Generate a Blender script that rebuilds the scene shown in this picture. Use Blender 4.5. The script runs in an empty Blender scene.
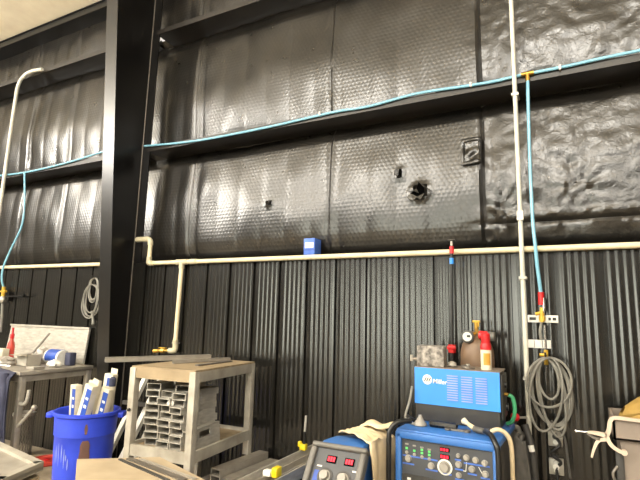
import bpy, bmesh, math, random
from mathutils import Vector, Matrix, Euler, noise
random.seed(7)
PI = math.pi
SC = bpy.context.scene
COL = SC.collection
R = math.radians

# ------------------------------------------------------------------ materials
def lin(c):
    return tuple(((v/12.92) if v <= 0.04045 else ((v+0.055)/1.055)**2.4) for v in [x/255 for x in c])

def N(nt, t, **kw):
    n = nt.nodes.new(t)
    for k, v in kw.items():
        setattr(n, k, v)
    return n

def pm(name, rgb, rough=0.5, metal=0.0, rgb2=None, nscale=8.0, namt=0.5, bump=0.0, bscale=60.0, spec=0.5, stretch=None, coat=0.0):
    m = bpy.data.materials.new(name); m.use_nodes = True
    nt = m.node_tree; b = nt.nodes['Principled BSDF']
    b.inputs['Roughness'].default_value = rough
    b.inputs['Metallic'].default_value = metal
    b.inputs['Specular IOR Level'].default_value = spec
    b.inputs['Coat Weight'].default_value = coat
    tc = N(nt, 'ShaderNodeTexCoord')
    mp = N(nt, 'ShaderNodeMapping')
    nt.links.new(tc.outputs['Object'], mp.inputs[0])
    if stretch: mp.inputs['Scale'].default_value = stretch
    c1 = lin(rgb); c2 = lin(rgb2) if rgb2 else tuple(v*0.72 for v in c1)
    nz = N(nt, 'ShaderNodeTexNoise'); nz.inputs['Scale'].default_value = nscale; nz.inputs['Detail'].default_value = 6
    nt.links.new(mp.outputs[0], nz.inputs['Vector'])
    rp = N(nt, 'ShaderNodeValToRGB')
    rp.color_ramp.elements[0].position = 0.5-0.25*namt-0.05; rp.color_ramp.elements[1].position = 0.5+0.25
    rp.color_ramp.elements[0].color = (*c2, 1); rp.color_ramp.elements[1].color = (*c1, 1)
    nt.links.new(nz.outputs['Fac'], rp.inputs[0])
    nt.links.new(rp.outputs[0], b.inputs['Base Color'])
    if bump:
        n2 = N(nt, 'ShaderNodeTexNoise'); n2.inputs['Scale'].default_value = bscale; n2.inputs['Detail'].default_value = 4
        nt.links.new(mp.outputs[0], n2.inputs['Vector'])
        bp = N(nt, 'ShaderNodeBump'); bp.inputs['Strength'].default_value = bump; bp.inputs['Distance'].default_value = 0.01
        nt.links.new(n2.outputs['Fac'], bp.inputs['Height']); nt.links.new(bp.outputs[0], b.inputs['Normal'])
    return m

def emit(name, rgb, s):
    m = bpy.data.materials.new(name); m.use_nodes = True
    b = m.node_tree.nodes['Principled BSDF']
    b.inputs['Base Color'].default_value = (*[v*0.2 for v in lin(rgb)], 1)
    b.inputs['Emission Color'].default_value = (*lin(rgb), 1); b.inputs['Emission Strength'].default_value = s
    return m

def insulation_mat(name):
    """black vinyl facing with a hexagonal scrim pressed into it"""
    m = bpy.data.materials.new(name); m.use_nodes = True
    nt = m.node_tree; b = nt.nodes['Principled BSDF']; L = nt.links.new
    tc = N(nt, 'ShaderNodeTexCoord'); sx = N(nt, 'ShaderNodeSeparateXYZ'); L(tc.outputs['Object'], sx.inputs[0])
    def ma(op, a, bb=None):
        n = N(nt, 'ShaderNodeMath', operation=op)
        for i, v in enumerate((a, bb)):
            if v is None: continue
            if isinstance(v, (int, float)): n.inputs[i].default_value = v
            else: L(v, n.inputs[i])
        return n.outputs[0]
    k = 2*PI/0.037
    tot = None
    for a in (90, 210, 330):
        p = ma('ADD', ma('MULTIPLY', sx.outputs['X'], k*math.cos(R(a))), ma('MULTIPLY', sx.outputs['Z'], k*math.sin(R(a))))
        c = ma('COSINE', p)
        tot = c if tot is None else ma('ADD', tot, c)
    hexa = ma('MULTIPLY', tot, 0.13)
    nz = N(nt, 'ShaderNodeTexNoise'); nz.inputs['Scale'].default_value = 9; nz.inputs['Detail'].default_value = 5
    L(tc.outputs['Object'], nz.inputs['Vector'])
    fine = N(nt, 'ShaderNodeTexNoise'); fine.inputs['Scale'].default_value = 55; fine.inputs['Detail'].default_value = 3
    L(tc.outputs['Object'], fine.inputs['Vector'])
    # crumpled zone right of the conduit
    vor = N(nt, 'ShaderNodeTexVoronoi', feature='DISTANCE_TO_EDGE'); vor.inputs['Scale'].default_value = 13
    mixn = N(nt, 'ShaderNodeTexNoise'); mixn.inputs['Scale'].default_value = 24; mixn.inputs['Distortion'].default_value = 1.2; mixn.inputs['Detail'].default_value = 5
    L(tc.outputs['Object'], mixn.inputs['Vector']); L(mixn.outputs['Color'], vor.inputs['Vector'])
    mk = N(nt, 'ShaderNodeMapRange'); mk.inputs[1].default_value = -0.75; mk.inputs[2].default_value = -0.45; L(sx.outputs['X'], mk.inputs[0])
    inv = ma('SUBTRACT', 1.0, mk.outputs[0])
    h = ma('ADD', ma('MULTIPLY', hexa, ma('ADD', ma('MULTIPLY', inv, 0.85), 0.1)), ma('MULTIPLY', nz.outputs['Fac'], 0.55))
    h = ma('ADD', h, ma('MULTIPLY', fine.outputs['Fac'], 0.15))
    h = ma('ADD', h, ma('MULTIPLY', ma('MULTIPLY', mixn.outputs['Fac'], 1.9), mk.outputs[0]))
    bp = N(nt, 'ShaderNodeBump'); bp.inputs['Strength'].default_value = 0.42; bp.inputs['Distance'].default_value = 0.0040
    L(h, bp.inputs['Height']); L(bp.outputs[0], b.inputs['Normal'])
    big = N(nt, 'ShaderNodeTexNoise'); big.inputs['Scale'].default_value = 2.3; big.inputs['Detail'].default_value = 8
    L(tc.outputs['Object'], big.inputs['Vector'])
    rp = N(nt, 'ShaderNodeValToRGB')
    rp.color_ramp.elements[0].position = 0.3; rp.color_ramp.elements[1].position = 0.75
    rp.color_ramp.elements[0].color = (*lin((17, 16, 14)), 1); rp.color_ramp.elements[1].color = (*lin((34, 31, 27)), 1)
    L(big.outputs['Fac'], rp.inputs[0]); L(rp.outputs[0], b.inputs['Base Color'])
    rr = N(nt, 'ShaderNodeMapRange'); rr.inputs[3].default_value = 0.25; rr.inputs[4].default_value = 0.33
    L(nz.outputs['Fac'], rr.inputs[0]); L(rr.outputs[0], b.inputs['Roughness'])
    b.inputs['Specular IOR Level'].default_value = 0.75
    return m

M = {}
M['insul'] = insulation_mat('black_vinyl_facing')
M['liner'] = pm('black_painted_sheet_steel', (27, 26, 23), 0.2, 0.0, (20, 19, 17), 5, 0.6, spec=0.6, stretch=(1, 1, .25))
M['steel'] = pm('black_structural_paint', (20, 19, 18), 0.3, 0, (15, 14, 14), 5, .6, spec=.5)
M['girt'] = pm('dark_primer_paint', (40, 36, 32), 0.42, 0, (30, 27, 24), 3, .6)
M['ceil'] = pm('cream_ceiling_facing', (240, 230, 206), 0.6, 0, (226, 214, 190), 4, .5)
M['floor'] = pm('dusty_concrete', (160, 147, 126), 0.75, 0, (122, 111, 95), 4, .8, bump=.3, bscale=30)
M['wallgrey'] = pm('grey_far_wall_sheet', (72, 69, 64), 0.6)
M['pvc'] = pm('cream_pvc', (214, 202, 170), 0.4, 0, (202, 190, 158), 5)
M['pvcgrey'] = pm('pale_grey_fitting', (196, 188, 160), 0.4)
M['white'] = pm('white_paint', (225, 224, 218), 0.45, 0, (205, 203, 196), 6)
M['conduit'] = pm('pale_conduit', (205, 203, 190), 0.38, 0.0, (180, 178, 166), 6)
M['hose'] = pm('light_blue_hose', (130, 182, 203), 0.3, 0, (112, 166, 190), 5)
M['red'] = pm('red_plastic', (190, 28, 30), 0.4)
M['redpaint'] = pm('bright_red_paint', (205, 36, 42), 0.4)
M['brass'] = pm('brass', (190, 150, 70), 0.35, 0.8)
M['brassy'] = pm('yellow_brass_fitting', (205, 165, 55), 0.4, 0.3)
M['alu'] = pm('raw_aluminium', (196, 192, 183), 0.42, 0.35, (164, 160, 151), 12, stretch=(1, 1, 4))
M['alud'] = pm('dull_aluminium', (176, 170, 160), 0.5, 0.45, (150, 144, 134), 8)
M['cartw'] = pm('dusty_painted_aluminium', (184, 179, 168), 0.45, 0.2, (146, 140, 128), 7)
M['ply'] = pm('worn_plywood', (158, 140, 112), 0.65, 0, (128, 112, 86), 6, stretch=(1, 6, 1))
M['card'] = pm('tan_board', (174, 158, 132), 0.7, 0, (148, 133, 109), 5)
M['canblue'] = pm('blue_plastic_bin', (52, 78, 218), 0.42, 0, (44, 66, 200), 5, bump=.15, bscale=20)
M['rust'] = pm('brown_stain', (112, 82, 72), 0.6)
M['scuff'] = pm('pale_scuff', (150, 165, 222), 0.6)
M['blue'] = pm('welder_blue_enamel', (48, 136, 222), 0.38, 0, (42, 124, 210), 4)
M['blue2'] = pm('dark_welder_blue', (52, 108, 178), 0.4, 0, (44, 92, 158), 6)
M['charcoal'] = pm('charcoal_plastic', (62, 60, 58), 0.5, 0, (48, 47, 45), 8)
M['panel'] = pm('dark_grey_control_panel', (66, 68, 72), 0.5, 0, (56, 58, 62), 6)
M['black'] = pm('black_plastic', (22, 22, 22), 0.4)
M['rubber'] = pm('grey_black_rubber', (92, 89, 84), 0.6, 0, (70, 68, 64), 20)
M['bezel'] = pm('grey_bezel_plastic', (106, 103, 98), 0.5, 0, (88, 86, 82), 9)
M['knob'] = pm('light_grey_knob', (150, 146, 138), 0.45)
M['cream'] = pm('cream_leather', (222, 205, 172), 0.75, 0, (196, 176, 140), 7, bump=.3, bscale=25)
M['tan'] = pm('tan_leather', (170, 140, 72), 0.75, 0, (138, 110, 52), 8, bump=.3, bscale=30)
M['taupe'] = pm('dusty_grey_plastic', (134, 122, 112), 0.6, 0, (112, 102, 92), 4)
M['stone'] = pm('speckled_grey_stone', (178, 172, 164), 0.7, 0, (84, 80, 76), 28, .3, bump=.4, bscale=45)
M['brown'] = pm('brown_cylinder_paint', (122, 98, 76), 0.5, 0, (98, 78, 60), 8)
M['gunmetal'] = pm('grey_tool_steel', (128, 122, 114), 0.4, 0.6)
M['clampm'] = pm('cream_nickel_plate', (216, 196, 178), 0.42, 0.25)
M['yellow'] = pm('yellow_plastic', (226, 200, 24), 0.45)
M['navy'] = pm('navy_work_cloth', (62, 66, 88), 0.85, 0, (48, 50, 70), 10, bump=.3, bscale=60)
M['cable'] = pm('grey_cable_rubber', (126, 124, 116), 0.5, 0, (104, 102, 96), 12)
M['cabled'] = pm('dark_grey_cable', (86, 84, 80), 0.5)
M['green'] = pm('green_hose_rubber', (64, 150, 104), 0.45)
M['labelblue'] = pm('label_blue', (40, 78, 170), 0.5)
M['pack'] = pm('white_card', (216, 210, 194), 0.6, 0, (190, 182, 160), 9)
M['boxblue'] = pm('blue_card', (74, 116, 200), 0.55, 0, (56, 92, 176), 14)
M['grime'] = pm('clear_grey_film', (176, 170, 162), 0.3, 0, (120, 114, 106), 18, bump=.5, bscale=30)
M['greybox'] = pm('grey_card', (170, 164, 152), 0.6)
M['void'] = pm('black_opening', (6, 6, 6), 1.0, spec=0.0)
M['ledred'] = emit('red_display', (255, 34, 60), 2.6)
M['ledgreen'] = emit('green_indicator', (110, 230, 120), 0.9)
M['glassface'] = pm('gauge_face', (206, 206, 200), 0.25)
M['silver'] = pm('chrome', (210, 208, 204), 0.22, 0.9)
M['amber'] = pm('amber_label', (200, 150, 60), 0.5)
M['pinkred'] = pm('faded_red_plastic', (205, 70, 56), 0.45)
M['zinc'] = pm('galvanised_box', (186, 182, 172), 0.42, 0.4, (150, 146, 138), 16)

# ------------------------------------------------------------------ mesh builder
class MB:
    def __init__(s): s.bm = bmesh.new()
    def _x(s, vs, mt):
        if mt is not None:
            for v in vs: v.co = mt @ v.co
    def box(s, a, b, mt=None, bev=0.0):
        x0, y0, z0 = a; x1, y1, z1 = b
        if bev:
            t = bmesh.new()
            bmesh.ops.create_cube(t, size=1)
            for v in t.verts: v.co = Vector(((x0+x1)/2+v.co.x*(x1-x0), (y0+y1)/2+v.co.y*(y1-y0), (z0+z1)/2+v.co.z*(z1-z0)))
            bmesh.ops.bevel(t, geom=t.edges[:], offset=bev, segments=2, affect='EDGES', profile=.5)
            s._merge(t, mt); return s
        v = [s.bm.verts.new(p) for p in ((x0,y0,z0),(x1,y0,z0),(x1,y1,z0),(x0,y1,z0),(x0,y0,z1),(x1,y0,z1),(x1,y1,z1),(x0,y1,z1))]
        for f in ((0,3,2,1),(4,5,6,7),(0,1,5,4),(1,2,6,5),(2,3,7,6),(3,0,4,7)): s.bm.faces.new([v[i] for i in f])
        s._x(v, mt); return s
    def _merge(s, t, mt):
        mp = {}
        for v in t.verts: mp[v] = s.bm.verts.new(mt @ v.co if mt is not None else v.co)
        for f in t.faces: s.bm.faces.new([mp[v] for v in f.verts])
        t.free()
    def prism(s, poly, h0, h1, axis='z', mt=None):
        def P(u, w, h): return {'z': (u, w, h), 'y': (u, h, w), 'x': (h, u, w)}[axis]
        a = [s.bm.verts.new(P(u, w, h0)) for u, w in poly]; b = [s.bm.verts.new(P(u, w, h1)) for u, w in poly]
        n = len(poly)
        s.bm.faces.new(a[::-1]); s.bm.faces.new(b)
        for i in range(n): s.bm.faces.new((a[i], a[(i+1) % n], b[(i+1) % n], b[i]))
        s._x(a+b, mt); return s
    def tube(s, pts, r, n=10, smooth_path=0, caps=True):
        pts = [Vector(p) for p in pts]
        if smooth_path: pts = spline(pts, smooth_path)
        rs = r if isinstance(r, (list, tuple)) else None
        t0 = (pts[1]-pts[0]).normalized()
        up = Vector((0, 0, 1)) if abs(t0.z) < .9 else Vector((0, 1, 0))
        nrm = t0.cross(up).normalized(); rings = []
        for i, p in enumerate(pts):
            if i == 0: t = pts[1]-pts[0]
            elif i == len(pts)-1: t = pts[-1]-pts[-2]
            else: t = (pts[i+1]-pts[i]).normalized()+(pts[i]-pts[i-1]).normalized()
            t.normalize()
            nrm = (nrm-t*nrm.dot(t))
            if nrm.length < 1e-5: nrm = t.orthogonal()
            nrm.normalize(); bi = t.cross(nrm)
            if rs: rr = rs[0]+(rs[-1]-rs[0])*i/(len(pts)-1) if len(rs) != len(pts) else rs[i]
            else: rr = r
            rings.append([s.bm.verts.new(p+(nrm*math.cos(2*PI*k/n)+bi*math.sin(2*PI*k/n))*rr) for k in range(n)])
        for a, b in zip(rings, rings[1:]):
            for k in range(n): s.bm.faces.new((a[k], a[(k+1) % n], b[(k+1) % n], b[k]))
        if caps:
            s.bm.faces.new(rings[0][::-1]); s.bm.faces.new(rings[-1])
        return s
    def cyl(s, p0, p1, r, n=20): return s.tube([p0, p1], r, n)
    def lathe(s, prof, c=(0, 0, 0), n=32, mt=None, closed=False):
        rings = []; allv = []
        for r, z in prof:
            ring = [s.bm.verts.new((c[0]+r*math.cos(2*PI*k/n), c[1]+r*math.sin(2*PI*k/n), c[2]+z)) for k in range(n)]
            rings.append(ring); allv += ring
        for a, b in zip(rings, rings[1:]):
            for k in range(n): s.bm.faces.new((a[k], a[(k+1) % n], b[(k+1) % n], b[k]))
        if not closed:
            s.bm.faces.new(rings[0][::-1]); s.bm.faces.new(rings[-1])
        s._x(allv, mt); return s
    def grid(s, fn, nu, nv, wrap=False):
        g = [[s.bm.verts.new(fn(i/(nu-1), j/(nv-1))) for j in range(nv)] for i in range(nu)]
        for i in range(nu-1):
            for j in range(nv-1): s.bm.faces.new((g[i][j], g[i+1][j], g[i+1][j+1], g[i][j+1]))
        return s
    def sphere(s, c, r, sc=(1, 1, 1), n=16):
        t = bmesh.new(); bmesh.ops.create_uvsphere(t, u_segments=n, v_segments=n//2+2, radius=r)
        for v in t.verts: v.co = Vector((c[0]+v.co.x*sc[0], c[1]+v.co.y*sc[1], c[2]+v.co.z*sc[2]))
        s._merge(t, None); return s
    def shift(s, mt):
        for v in s.bm.verts: v.co = mt @ v.co
        return s
    def build(s, name, mat, parent=None, smooth=True, bevel=0.0, solid=0.0, sub=0):
        off = Vector(parent['_o']) if parent is not None and '_o' in parent else Vector((0, 0, 0))
        bmesh.ops.recalc_face_normals(s.bm, faces=s.bm.faces[:])
        for v in s.bm.verts: v.co -= off
        me = bpy.data.meshes.new(name); s.bm.to_mesh(me); s.bm.free()
        me.materials.append(mat)
        o = bpy.data.objects.new(name, me); COL.objects.link(o)
        if smooth:
            for p in me.polygons: p.use_smooth = True
            me.set_sharp_from_angle(angle=R(38))
        if parent is not None:
            o.parent = parent; o['_o'] = tuple(off)
        if solid:
            md = o.modifiers.new('Solidify', 'SOLIDIFY'); md.thickness = solid; md.offset = 0
        if bevel:
            md = o.modifiers.new('Bevel', 'BEVEL'); md.width = bevel; md.segments = 2; md.limit_method = 'ANGLE'; md.angle_limit = R(40)
        if sub:
            md = o.modifiers.new('Subsurf', 'SUBSURF'); md.levels = sub; md.render_levels = sub
        return o

def spline(pts, k):
    out = []
    P = [pts[0]*2-pts[1]]+pts+[pts[-1]*2-pts[-2]]
    for i in range(1, len(P)-2):
        a, b, c, d = P[i-1:i+3]
        for j in range(k):
            t = j/k
            out.append(0.5*((2*b)+(c-a)*t+(2*a-5*b+4*c-d)*t*t+(3*b-a-3*c+d)*t**3))
    out.append(pts[-1]); return out

def thing(name, label, cat, loc, group=None):
    o = bpy.data.objects.new(name, None); COL.objects.link(o)
    o.location = loc; o['_o'] = tuple(loc); o['label'] = label; o['category'] = cat
    o.empty_display_size = .05
    if group: o['group'] = group
    return o
def tag(o, label, cat, group=None):
    o['label'] = label; o['category'] = cat
    if group: o['group'] = group
    return o
def struct(o): o['kind'] = 'structure'; return o
def dup(root, label, loc, rot=None):
    c = root.copy(); COL.objects.link(c); c.location = loc; c['label'] = label
    if rot is not None: c.rotation_euler = rot
    for ch in list(root.children):
        d = ch.copy(); COL.objects.link(d); d.parent = c
        for g in ch.children:
            e = g.copy(); COL.objects.link(e); e.parent = d
    return c
def rz(c, a): return Matrix.Translation(c) @ Matrix.Rotation(a, 4, 'Z') @ Matrix.Translation([-v for v in c])
def frame_mt(o, ax, ay, az):
    return Matrix(((ax[0], ay[0], az[0], o[0]), (ax[1], ay[1], az[1], o[1]), (ax[2], ay[2], az[2], o[2]), (0, 0, 0, 1)))
def text_mesh(txt, size, name, mat, parent, mt, shear=0.0, depth=.0008, off=0.0):
    cu = bpy.data.curves.new('lettering', 'FONT'); cu.body = txt; cu.size = size; cu.shear = shear; cu.extrude = depth; cu.offset = off
    cu.align_x = 'LEFT'; cu.align_y = 'CENTER'
    t = bpy.data.objects.new('lettering', cu); COL.objects.link(t)
    dg = bpy.context.evaluated_depsgraph_get(); me = bpy.data.meshes.new_from_object(t.evaluated_get(dg))
    bpy.data.objects.remove(t); bpy.data.curves.remove(cu)
    off_ = Vector(parent['_o'])
    for v in me.vertices: v.co = mt @ v.co - off_
    me.materials.clear(); me.materials.append(mat)
    o = bpy.data.objects.new(name, me); COL.objects.link(o); o.parent = parent; o['_o'] = tuple(off_)
    return o

# ------------------------------------------------------------------ camera
f = 480.0; pitch, roll, yaw = R(9.07), R(1.4), R(27.4)
F = Vector((-math.sin(yaw)*math.cos(pitch), math.cos(yaw)*math.cos(pitch), math.sin(pitch)))
R0 = Vector((math.cos(yaw), math.sin(yaw), 0)); U0 = R0.cross(F)
Rt = R0*math.cos(roll)+U0*math.sin(roll); Up = U0*math.cos(roll)-R0*math.sin(roll)
cam = bpy.data.cameras.new('camera'); cam.sensor_width = 36; cam.lens = 36*f/640; cam.clip_start = .05
co = bpy.data.objects.new('camera', cam); COL.objects.link(co)
co.matrix_world = frame_mt((0, -3.82, 1.6), Rt, Up, -F)
SC.camera = co

# ------------------------------------------------------------------ the room
XL, XR, YF = -13.0, 6.0, -15.0
ZC = 5.67
G1, G2, G3 = 2.15, 3.44, 4.92
struct(MB().box((XL, YF, -.1), (XR, .44, 0)).build('floor', M['floor'], smooth=False))
# corrugated-faced ceiling, rising away from the wall
def ceil_fn(u, v):
    x = XL+(XR-XL)*u; y = .3+(YF-.3)*v
    return (x, y, ZC-.02+max(0, -y)*.10+.0)
cb = MB()
n = 190
poly = []
for i in range(n+1):
    x = XL+(XR-XL)*i/n
    poly.append((x, .006*(i % 2)))
for (xa, za), (xb, zb) in zip(poly, poly[1:]):
    vs = [cb.bm.verts.new(p) for p in ((xa, .44, ZC+za), (xb, .44, ZC+zb), (xb, YF, ZC+zb+1.5), (xa, YF, ZC+za+1.5))]
    cb.bm.faces.new(vs)
struct(cb.build('ceiling', M['ceil'], smooth=False))
struct(MB().box((XL-.1, YF, 0), (XL, .44, 7.3)).build('wall_left', M['wallgrey'], smooth=False))
struct(MB().box((XR, YF, 0), (XR+.1, .44, 7.3)).build('wall_right', M['wallgrey'], smooth=False))
wf = MB()
DZ = 3.5
xs_ = [XL, -8.2, -5.6, -3.4, -1.0, XR]
for a, b in ((0, 1), (2, 3), (4, 5)): wf.box((xs_[a], YF-.1, 0), (xs_[b], YF, 7.3))
for a, b in ((1, 2), (3, 4)): wf.box((xs_[a], YF-.1, DZ), (xs_[b], YF, 7.3))
struct(wf.build('wall_front', M['wallgrey'], smooth=False))

# upper wall: insulation blanket bellying between the girts
SEAMS = (-8.2, -6.9, -6.0, -3.73, -2.0, -.58, -.29)
def insul_y(x, z):
    for a, b in ((G1, G2), (G2, G3), (G3, ZC+.1)):
        if a <= z <= b:
            u = (z-a)/(b-a); break
    else: u = 0
    edge = min(1, min(u, 1-u)/.12)
    y = .30-.05*math.sin(PI*u**.8)*edge**.5-.075*min(1, (1-u)/.10)*min(1, u/.06)
    px = (x+.15) % .29/.29
    pl = abs(math.sin(PI*px))**.5
    pleat = .012*pl*(1-u*.75)*(1 if x < -.6 else .3)
    y -= pleat
    crump = 1/(1+math.exp(-(x+.62)*14))
    v = Vector((x*1.1, 0, z*1.3)); y -= .018*noise.noise(v*1.6)
    y -= .007*noise.noise(Vector((x*5, 3, z*3)))
    if crump > .02:
        q = Vector((x*3.6+noise.noise(Vector((x*3, z*3, 7)))*.9, 5, z*3.6))
        y -= crump*(.009*noise.noise(q)+.007*noise.noise(q*2.6)+.006*(1-2*abs(noise.noise(q*4.7))))
        for fx, fz in ((.10, 2.62), (-.42, 2.50)):      # puckered folds gathered at a point
            rr = math.hypot(x-fx, z-fz); an = math.atan2(z-fz, x-fx)
            if rr < .45: y -= .012*math.sin(an*9+fx*7+2.2*noise.noise(Vector((x*4, z*4, 3))))*math.exp(-(rr/.17)**2)*min(1, rr/.03)
    if crump > .02 and z < G2:
        y += crump*(.022*math.exp(-((z-2.37-.012*noise.noise(Vector((x*3, 0, 0))))/.014)**2)-.012*math.exp(-((z-2.42)/.02)**2))
    if -.60 < x < -.36 and z < 2.72:
        kx = math.sin(PI*(x+.60)/.24)*min(1, (2.72-z)/.15)
        y -= kx*(.022*noise.noise(Vector((x*17, 4, z*7)))+.012*noise.noise(Vector((x*34, 9, z*16))))
    for sxx in SEAMS:
        w = noise.noise(Vector((sxx, z*4, 1)))*.008
        d = x-sxx-w
        if abs(d) < .05: y += .016*math.exp(-(d/.011)**2)-.007*math.exp(-((d-.03)/.014)**2)
    # pinched bottom edge of the blanket
    if z < G1+.22:
        y += .03*(1-(z-G1)/.22)
    # tears
    for hx, hz, hw, hh in ((-1.1, 2.69, .075, .07), (-1.285, 2.875, .03, .05), (-2.66, 2.73, .03, .035)):
        d = ((x-hx)/hw)**2+((z-hz)/hh)**2
        if d < 4: y += -.030*math.exp(-(d-1)**2*2)+.06*math.exp(-d*1.6)
    return y
insul = bpy.data.objects.new('wall_back', None); COL.objects.link(insul); insul['kind'] = 'structure'; insul['_o'] = (0, 0, 0)
ib = MB()
def ins(u, v):
    x = XL+.02+(2.6-XL)*u; z = G1+(ZC-G1+.02)*v
    return (x, insul_y(x, z), z)
ib.grid(ins, 620, 130)
ib.build('insulation_blanket', M['insul'], insul)
MB().box((2.5, .1, 0), (XR, .3, ZC+.1)).build('wall_end', M['liner'], insul, smooth=False)
MB().box((XL, .40, 0), (XR, .44, ZC+.1)).build('outer_sheet', M['steel'], insul, smooth=False)
# black liner panel wainscot: deep dark joints every 0.29 m with fine flutes between
prof = []
x = -4.292-.29*30+.14-.001
x0 = -.652-.29*44
for k in range(56):
    xs = x0+k*.29
    if xs > 2.6: break
    prof += [(xs-.013, 0.0), (xs-.011, .026), (xs+.011, .026), (xs+.013, 0.0)]
    nfl = 5; a0 = xs+.026; st = (.29-.052)/nfl
    for j in range(nfl):
        c = a0+st*(j+.5)
        prof += [(c+st*(q/10-.5), -.0012*(1-math.cos(2*PI*q/10))) for q in range(0, 10)]
lb = MB()
pv = [(lb.bm.verts.new((a, b, 0)), lb.bm.verts.new((a, b, G1-.005))) for a, b in prof]
for a, b in zip(pv, pv[1:]): lb.bm.faces.new((a[0], b[0], b[1], a[1]))
o = lb.build('liner_panel', M['liner'], insul)
for p in o.data.polygons: p.use_smooth = True
MB().box((XL, .0, G1-.006), (2.6, .38, G1)).build('ledge', M['girt'], insul, smooth=False)

# girts: horizontal web with an upright lip on its room side
def girt(name, z, x0, x1):
    g = MB(); g.box((x0, 0, z), (x1, .32, z+.006)); g.box((x0, -.003, z-.0), (x1, .003, z+.058)); g.box((x0, 0, z+.052), (x1, .02, z+.058))
    g.box((x0, .30, z-.05), (x1, .307, z+.0))
    struct(g.build(name, M['girt'], smooth=False))
for i, (a, b) in enumerate(((XL, -4.43), (-4.27, 2.6))):
    girt('trim_%d' % (i+1), G2, a, b); girt('trim_%d' % (i+3), G3, a, b)
ev = MB(); ev.box((XL, -.02, ZC-.1), (2.6, .34, ZC-.09)); ev.box((XL, -.03, ZC-.1), (2.6, -.02, ZC+.0)); ev.box((XL, -.05, ZC-.012), (2.6, -.02, ZC-.004))
struct(ev.build('trim_5', M['steel'], smooth=False))
struct(MB().box((XL, .024, 0), (2.6, .03, .1)).build('baseboard_back', M['steel'], smooth=False))

# tapered column
col = thing('steel_column', 'black tapered steel I-beam column standing against the wall between the two bays', 'column', (-4.35, -.15, 0))
def yin(z): return -(.175+.0795*z)
zt = ZC+.02
cm = MB()
for (xa, xb, nm) in ((-4.355, -4.345, 'web'),):
    w = MB(); w.prism([(0, .0), (yin(0), 0), (yin(zt), zt), (0, zt)], xa, xb, 'x'); w.build('web', M['steel'], col, smooth=False)
fl = MB()
fl.prism([(yin(0), 0), (yin(0)-.012, 0), (yin(zt)-.012, zt), (yin(zt), zt)], -4.445, -4.270, 'x'); fl.build('inner_flange', M['steel'], col, smooth=False)
MB().box((-4.46, .0, 0), (-4.23, .014, zt)).build('outer_flange', M['steel'], col, smooth=False)
MB().tube([(-4.338, -.008, .0), (-4.338, -.008, zt)], .007, 8).build('weld_seam', M['gunmetal'], col)
MB().box((-4.50, -.36, 0), (-4.20, .02, .018)).build('base_plate', M['steel'], col, smooth=False)

# ------------------------------------------------------------------ cream air pipe
pp = thing('air_pipe', 'cream plastic air pipe along the top of the black wainscot with a drop and tap', 'pipe', (-2, -.045, 2.13))
pr = .022
MB().tube([(-4.045, -.045, 2.13), (2.5, -.045, 2.118)], pr, 14).build('pipe_run', M['pvc'], pp)
MB().tube([(-9.5, -.045, 2.17), (-4.47, -.045, 2.138)], pr, 14).build('pipe_run', M['pvc'], pp)
MB().tube([(-4.05, -.045, 2.16), (-4.05, -.045, 2.355)], pr*1.05, 14).build('riser', M['pvc'], pp)
MB().tube([(-4.26, -.045, 2.40), (-4.12, -.045, 2.40), (-4.08, -.045, 2.393), (-4.055, -.045, 2.37), (-4.05, -.045, 2.33)], pr*1.35, 14, smooth_path=4).build('elbow', M['pvcgrey'], pp)
MB().tube([(-4.05, -.045, 2.20), (-4.05, -.045, 2.15), (-4.04, -.045, 2.132), (-3.99, -.045, 2.13)], pr*1.35, 14, smooth_path=4).build('elbow', M['pvcgrey'], pp)
tee = MB(); tee.cyl((-3.65, -.045, 2.129), (-3.5, -.045, 2.129), pr*1.35, 14); tee.cyl((-3.575, -.045, 2.14), (-3.575, -.045, 2.06), pr*1.3, 14); tee.build('tee', M['pvcgrey'], pp)
MB().cyl((-3.47, -.045, 2.129), (-3.38, -.045, 2.129), pr*1.3, 14).build('coupling', M['pvcgrey'], pp)
MB().tube([(-3.575, -.045, 2.08), (-3.585, -.05, 1.30)], pr, 14).build('drop_pipe', M['pvc'], pp)
MB().tube([(-3.585, -.05, 1.33), (-3.587, -.042, 1.255), (-3.60, -.045, 1.225), (-3.66, -.05, 1.22)], pr*1.3, 14, smooth_path=4).build('elbow', M['pvcgrey'], pp)
v = MB(); v.cyl((-3.65, -.05, 1.22), (-3.83, -.06, 1.21), .014, 12); v.cyl((-3.72, -.055, 1.215), (-3.76, -.055, 1.215), .024, 8); v.cyl((-3.80, -.06, 1.21), (-3.86, -.065, 1.205), .02, 6)
vv = v.build('tap', M['brass'], pp)
vh = MB(); vh.box((-3.79, -.07, 1.24), (-3.70, -.045, 1.248)); vh.cyl((-3.74, -.056, 1.22), (-3.74, -.056, 1.245), .006, 8); vh.build('tap_handle', M['brassy'], vv)
MB().tube([(-3.61, -.012, 1.30), (-3.61, -.07, 1.30), (-3.56, -.07, 1.30), (-3.56, -.012, 1.30)], .005, 6).build('pipe_clip', M['zinc'], pp)

# blue card box on the ledge
bb = thing('card_box', 'small blue cardboard box with white label standing on the pipe ledge', 'box', (-2.08, .09, G1))
MB().box((-2.165, .03, G1), (-2.05, .16, G1+.165), bev=.003).build('carton', M['boxblue'], bb)
MB().box((-2.15, .027, G1+.075), (-2.062, .031, G1+.125)).build('label_panel', M['white'], bb, smooth=False)
MB().box((-2.163, .028, G1+.05), (-2.052, .0305, G1+.062)).build('band', M['labelblue'], bb, smooth=False)

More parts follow.
